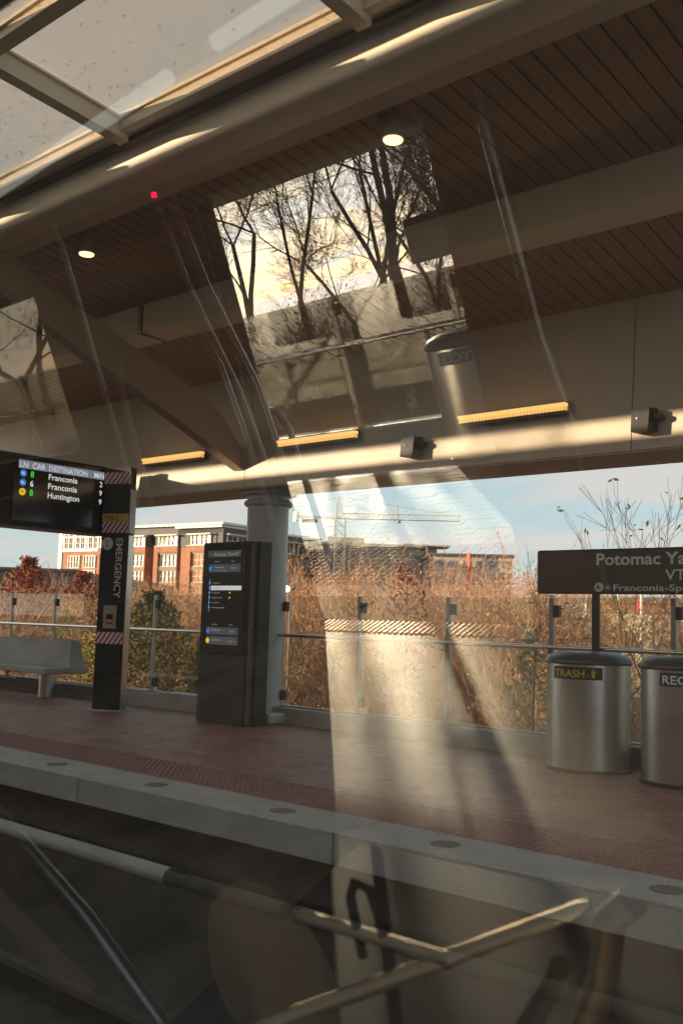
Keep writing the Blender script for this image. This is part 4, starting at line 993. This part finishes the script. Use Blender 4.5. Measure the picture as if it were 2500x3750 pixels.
# ------------------------------------------------------------------ far buildings
Cn = Vector((-141.3, 127.0, 0)); dL = Vector((-0.995, -0.1, 0)).normalized(); dR = Vector((-0.1, 0.995, 0)).normalized(); nL = Vector((0.1, -0.995, 0)).normalized(); nR = Vector((0.995, 0.1, 0)).normalized()
ab = thing('apartment_building', (-141.3, 127.0, -2.6), 'long brick apartment block with white framed top floor windows, behind pylon and kiosk', 'building')
def fb(nm, m_, s0, s1, z0, z1, d0, d1, side='L', parent=None):
    D_, Nn = (dL, nL) if side == 'L' else (dR, nR)
    def q(s_, d, z): p = Cn + D_ * s_ + Nn * d; return (p.x, p.y, z)
    return obj(nm, MB().hexa([q(s0, d0, z0), q(s1, d0, z0), q(s1, d1, z0), q(s0, d1, z0), q(s0, d0, z1), q(s1, d0, z1), q(s1, d1, z1), q(s0, d1, z1)]), m_, parent or ab)
def window(s0, s1, z0, z1, d, side='L', n=2, frame='white_b', fw=.14):
    w_ = fb('window', M['winglass'], s0, s1, z0, z1, d - .25, d - .18, side)
    D_, Nn = (dL, nL) if side == 'L' else (dR, nR)
    m_ = MB()
    def q(s_, dd, z): p = Cn + D_ * s_ + Nn * dd; return (p.x, p.y, z)
    def bx(a, b_, c_, e): m_.hexa([q(a, d - .18, c_), q(b_, d - .18, c_), q(b_, d + .06, c_), q(a, d + .06, c_), q(a, d - .18, e), q(b_, d - .18, e), q(b_, d + .06, e), q(a, d + .06, e)])
    st = (s1 - s0) / n
    for i in range(n + 1): bx(s0 + i * st - fw / 2, s0 + i * st + fw / 2, z0, z1)
    bx(s0 - fw / 2, s1 + fw / 2, z0 - fw, z0); bx(s0 - fw / 2, s1 + fw / 2, z1, z1 + fw); 
    for i in range(n): bx(s0 + (i + .5) * st - .04, s0 + (i + .5) * st + .04, z0, z1)
    bx(s0, s1, (z0 + z1) / 2 - .04, (z0 + z1) / 2 + .04)
    o = obj('window_frame', m_, M[frame], w_)
    if rnd.random() < .55:
        i = rnd.randrange(n); a, b_ = s0 + i * st + .1, s0 + (i + 1) * st - .1
        fb('blind', M['blind'], a, b_, z0 + (z1 - z0) * rnd.choice((.35, .5, .7)), z1, d - .175, d - .15, side, w_)
    return w_
fb('wall', M['tan_b'], 1.5, 36, -2.6, 15.0, -14, -2.2)
fb('upper_wall', M['grey_b'], 0.9, 36, 15.0, 17.6, -14, -2.2)
fb('roof_slab', M['white_b'], -0.6, 30, 18.85, 19.3, -14, 0.4); fb('parapet', M['grey_b'], 0.0, 29, 17.4, 18.85, -14, -0.5)
# projecting bays
for (s0, s1, w0, w1) in ((1.6, 9.2, 3.3, 7.6), (11.5, 18.0, 12.1, 16.5), (20.5, 27.1, 21.2, 25.6), (29.5, 34.3, 30.0, 33.6)):
    fb('brick_pier', M['brick_b'], s0, w0 - .35, -2.6, 14.95, -2.2, 0); fb('brick_pier', M['brick_b'], w1 + .35, s1, -2.6, 14.95, -2.2, 0)
    fb('brick_band', M['brick_b'], w0 - .35, w1 + .35, 13.75, 14.95, -2.2, 0)
    fb('grey_box', M['grey_b'], s0 + .0, s1, 15.0, 17.4, -2.2, -.35)
    zs = [(10.95, 13.4), (7.85, 10.2), (4.75, 7.15), (1.65, 4.05), (-1.45, 0.95)]
    prev = 13.75
    for (z0, z1) in zs:
        fb('spandrel', M['tan_b'], w0 - .35, w1 + .35, z1, prev, -2.2, -.25)
        window(w0, w1, z0 + .1, z1 - .1, -.55, 'L', 2); prev = z0
    window(w0 - .3, w1 + .3, 15.15, 16.9, -.1, 'L', 2, fw=.38)
    fb('sun_shade', M['white_b'], w0 - .9, w1 + .9, 17.02, 17.25, -.35, 0.7)
    fb('sill_band', M['white_b'], s0, s1, 14.95, 15.05, -.3, 0.05)
# white grid tower at the left end
fb('tower_wall', M['tan_b'], 34.4, 47, -2.6, 18.6, -14, -0.4)
fb('tower_brick', M['brick_b'], 34.4, 46, -2.6, 14.3, -.4, -.1)
for (z0, z1) in ((15.0, 17.2), (17.6, 18.4)):
    for s0 in (34.8, 38.8, 42.6): window(s0, s0 + 3.0, z0, z1, -.05, 'L', 2, fw=.4)
for (z0, z1) in ((10.9, 13.3), (7.9, 10.2), (4.8, 7.2), (1.7, 4.1)):
    for s0 in (35.2, 40.2): window(s0, s0 + 3.6, z0, z1, .1, 'L', 2)
fb('white_corner', M['white_b'], 46, 47.2, 3, 18.7, -.4, 0.1)
for s0 in (34.4, 38.2, 42.1): fb('white_pier', M['white_b'], s0, s0 + .5, 14.3, 18.7, -.4, 0.12)
fb('white_beam', M['white_b'], 34.4, 47.2, 14.3, 14.7, -.4, 0.14); fb('white_beam', M['white_b'], 34.4, 47.2, 17.25, 17.6, -.4, 0.14)
# right hand facade in shade
fb('wall', M['brick_b'], 0.5, 31.5, -2.6, 14.6, -12, -0.05, 'R')
fb('upper_wall', M['grey_b'], 0.5, 31.2, 14.6, 18.2, -12, -0.1, 'R')
fb('roof_slab', M['white_b'], -0.4, 31.6, 18.35, 18.75, -12, 0.3, 'R')
for s0, s1 in ((1.6, 7.6), (9.5, 15.5), (17.0, 22.3), (23.7, 30.6)):
    window(s0, s1, 14.9, 16.8, .05, 'R', 2, fw=.35); fb('sun_shade', M['white_b'], s0 - .5, s1 + .5, 17.0, 17.2, -.1, .9, 'R')
    for (z0, z1) in ((10.9, 13.4), (7.8, 10.2), (4.7, 7.1)): window(s0 + .4, s1 - .8, z0, z1, .12, 'R', 2)
fb('roof_house', M['grey_b'], 22, 38, 19.3, 20.4, -34, -22)
fb('roof_slab', M['white_b'], 21, 40, 20.4, 20.9, -36, -20)

def slabbuilding(name, label, A, B, z0, z1, depth, wallm, roofm, rows, cols, wz, ww, parapet=.5):
    A = Vector((*A, 0)); B = Vector((*B, 0)); d = (B - A); ln = d.length; d.normalize(); n_ = Vector((-d.y, d.x, 0))
    if n_.y < 0: n_ = -n_
    t_ = thing(name, ((A.x + B.x) / 2, (A.y + B.y) / 2, -2.6), label, 'building')
    def bx(nm, m_, s0, s1, a0, a1, q0, q1, par=None):
        def q(s_, dd, z): p = A + d * s_ + n_ * dd; return (p.x, p.y, z)
        return obj(nm, MB().hexa([q(s0, q0, a0), q(s1, q0, a0), q(s1, q1, a0), q(s0, q1, a0), q(s0, q0, a1), q(s1, q0, a1), q(s1, q1, a1), q(s0, q1, a1)]), m_, par or t_)
    bx('wall', wallm, 0, ln, z0, z1, 0, depth); bx('roof', roofm, -.4, ln + .4, z1, z1 + parapet, -.4, depth)
    for r_ in range(rows):
        for c_ in range(cols):
            s_ = ln * (c_ + .5) / cols; z = z1 - 2.4 - r_ * 3.2
            w_ = bx('window', M['winglass'], s_ - ww / 2, s_ + ww / 2, z, z + wz, -.12, -.02)
            bx('window_frame', M['white_b'], s_ - ww / 2 - .1, s_ + ww / 2 + .1, z - .15, z - .02, -.16, -.02, w_)
    return t_, bx, ln
t_, bx, ln = slabbuilding('tan_building', 'tan and grey flat roofed building right of the brick block under the crane', (-136, 149), (-121.5, 163.5), -2.6, 16.6, 14, M['tan_b'], M['cream_b'], 3, 6, 1.6, 1.5)
bx('stair_tower', M['cream_b'], 1.5, 9, 16.6, 18.3, 1, 10)
t_, bx, ln = slabbuilding('penthouse_building', 'building with open white rooftop canopy right of the tan building', (-123.5, 162), (-117.8, 167), -2.6, 14.3, 12, M['grey_b'], M['grey_b'], 2, 3, 1.6, 1.3)
bx('rooftop_canopy', M['white_b'], -1, ln + 1, 17.0, 17.35, -.5, 8)
for s_ in (.2, ln * .5, ln - .2): bx('canopy_post', M['white_b'], s_ - .15, s_ + .15, 14.8, 17.0, 0, .3)
bx('roof_room', M['cream_b'], ln * .3, ln * .8, 14.8, 16.6, 2, 6)
slabbuilding('cream_building', 'low cream and brown building at the right of the skyline behind the brush', (-118, 163), (-105, 172), -2.6, 14.9, 14, M['cream_b'], M['grey_b'], 3, 6, 1.5, 1.4)
slabbuilding('low_grey_building', 'low dark roofed building at the far left behind the rust trees', (-185, 92), (-166, 112), -2.6, 9.2, 20, M['grey_b'], M['grey_b'], 1, 6, 1.2, 1.6)
slabbuilding('shop_building', 'low red brown shop building behind the pale wall under the sign', (-36, 70), (-18, 74), -2.6, 3.2, 14, M['brick_b'], M['grey_b'], 1, 6, 1.9, 1.8)
obj('red_mast', MB().box(-111.9, 166, -2.6, -111.1, 166.4, 15.5), M['redsign'], None, label='red vertical banner mast on the skyline left of the sign', category='banner')
obj('red_banner', MB().box(-24.95, 54.4, -1.0, -24.55, 54.5, 3.0), M['redsign'], None, label='small red street banner showing under the station sign', category='banner')
# pale wall with posts at the right
pwl = thing('pale_wall', (-26, 52, -2.4), 'pale concrete wall beyond the brush, visible under the station sign', 'wall')
for i in range(8):
    a = -36 + i * 3.4; obj('wall_panel', MB().box(a, 52.0 + .0 * i, -2.4, a + 3.36, 52.25, 2.1), M['cream_b'], pwl)
for i, x in enumerate((-27.2, -26.1, -24.2, -22.9)):
    obj('white_post', MB().lathe([(0.07, -2.4), (0.07, 3.9)], (x, 50.5), 10), M['white_b'], None, label='%s white post from the left in front of the pale wall under the station sign' % ['first', 'second', 'third', 'fourth'][i], category='post', group='white posts by the pale wall')
# street lamp with two globes
sl = thing('globe_lamp', (-13.55, 14.0, -2.2), 'slim twin globe lamp lit greenish white, right beside the round column', 'lamp')
obj('pole', MB().tube([(-13.42, 13.9, -2.2), (-13.42, 13.9, 1.5), (-13.55, 13.95, 1.75)], 0.022, 8), M['posts'], sl)
for c_ in ((-13.62, 14, 1.86), (-13.77, 14, 1.64)):
    g_ = MB(); g_.lathe([(0.02, -.062), (.05, -.04), (.065, 0), (.05, .04), (.02, .062)], n=14); g_.v = [(v[0] + c_[0], v[1] + c_[1], v[2] + c_[2]) for v in g_.v]
    obj('globe', g_, M['globe'], sl, smooth=True)

# tower crane
cr = thing('tower_crane', (-131.9, 150.3, 17), 'pale tower crane with long lattice jib above the roofs', 'crane')
ck = Vector((-131.9, 150.3, 0)); jd = Vector((25.9, 21.2, 0)).normalized(); jp = Vector((-jd.y, jd.x, 0))
def lattice(P, Q, w, h, n, r=.10, tri=False):
    P, Q = Vector(P), Vector(Q); d = (Q - P); ln = d.length; d.normalize()
    if abs(d.z) > .9: u, v = jd, jp
    else: u, v = Vector((0, 0, 1)), jp
    m_ = MB(); cs = [(-.5, -.5), (.5, -.5), (.5, .5), (-.5, .5)] if not tri else [(0, -.5), (0, .5), (1, 0)]
    f_ = lambda t_, c_: P + d * ln * t_ + u * c_[0] * h + v * c_[1] * w
    for c_ in cs: m_.tube([f_(0, c_), f_(1, c_)], r, 4)
    for i in range(n):
        for k in range(len(cs)):
            m_.tube([f_(i / n, cs[k]), f_((i + 1) / n, cs[(k + 1) % len(cs)])], r * .6, 3)
    return m_
obj('mast', lattice((ck.x, ck.y, 10), (ck.x, ck.y, 21.6), 2.0, 2.0, 7, .16), M['crane'], cr)
tip = ck + jd * 24.0; tail = ck - jd * 9.0
obj('jib', lattice((ck.x, ck.y, 21.8), (tip.x, tip.y, 21.9), .9, 1.1, 24, .09, True), M['crane'], cr)
obj('counter_jib', lattice((ck.x, ck.y, 21.8), (tail.x, tail.y, 21.9), .9, .35, 8, .08, True), M['crane'], cr)
m_ = MB(); pk = Vector((ck.x, ck.y, 26.3)) - jd * .6
for a in (-.8, .8):
    for b_ in (-.6, .6): m_.tube([ck + jd * a + jp * b_ + Vector((0, 0, 21.8)), pk], [.14, .10], 4)
obj('tower_head', m_, M['crane'], cr)
obj('counterweight', MB().box(tail.x - .5, tail.y - .3, 20.9, tail.x + .5, tail.y + .3, 23.0), M['crane'], cr)
m_ = MB(); m_.box(-.6, -.1, -.35, .6, .1, .35); cq = ck - jd * 6.2; m_.v = [((cq + jd * v[0] * 2.6 + jp * v[1])[0], (cq + jd * v[0] * 2.6 + jp * v[1])[1], 21.2 + v[2]) for v in m_.v]
obj('name_board', m_, M['louvre_dark'], cr)
jm = ck + jd * 11.5
m_ = MB(); m_.tube([pk, jm + Vector((0, 0, 24.6)), tip + Vector((0, 0, 22.9))], .05, 3); m_.tube([jm + Vector((0, 0, 21.9)), jm + Vector((0, 0, 24.7))], .13, 4); m_.tube([pk, ck + jd * 7 + Vector((0, 0, 22.8))], .04, 3); m_.tube([pk, tail + Vector((0, 0, 22.4))], .04, 3)
obj('tie_rod', m_, M['crane'], cr)
obj('trolley', MB().box(jm.x - .5, jm.y - .4, 21.2, jm.x + .5, jm.y + .4, 21.6), M['louvre_dark'], cr)
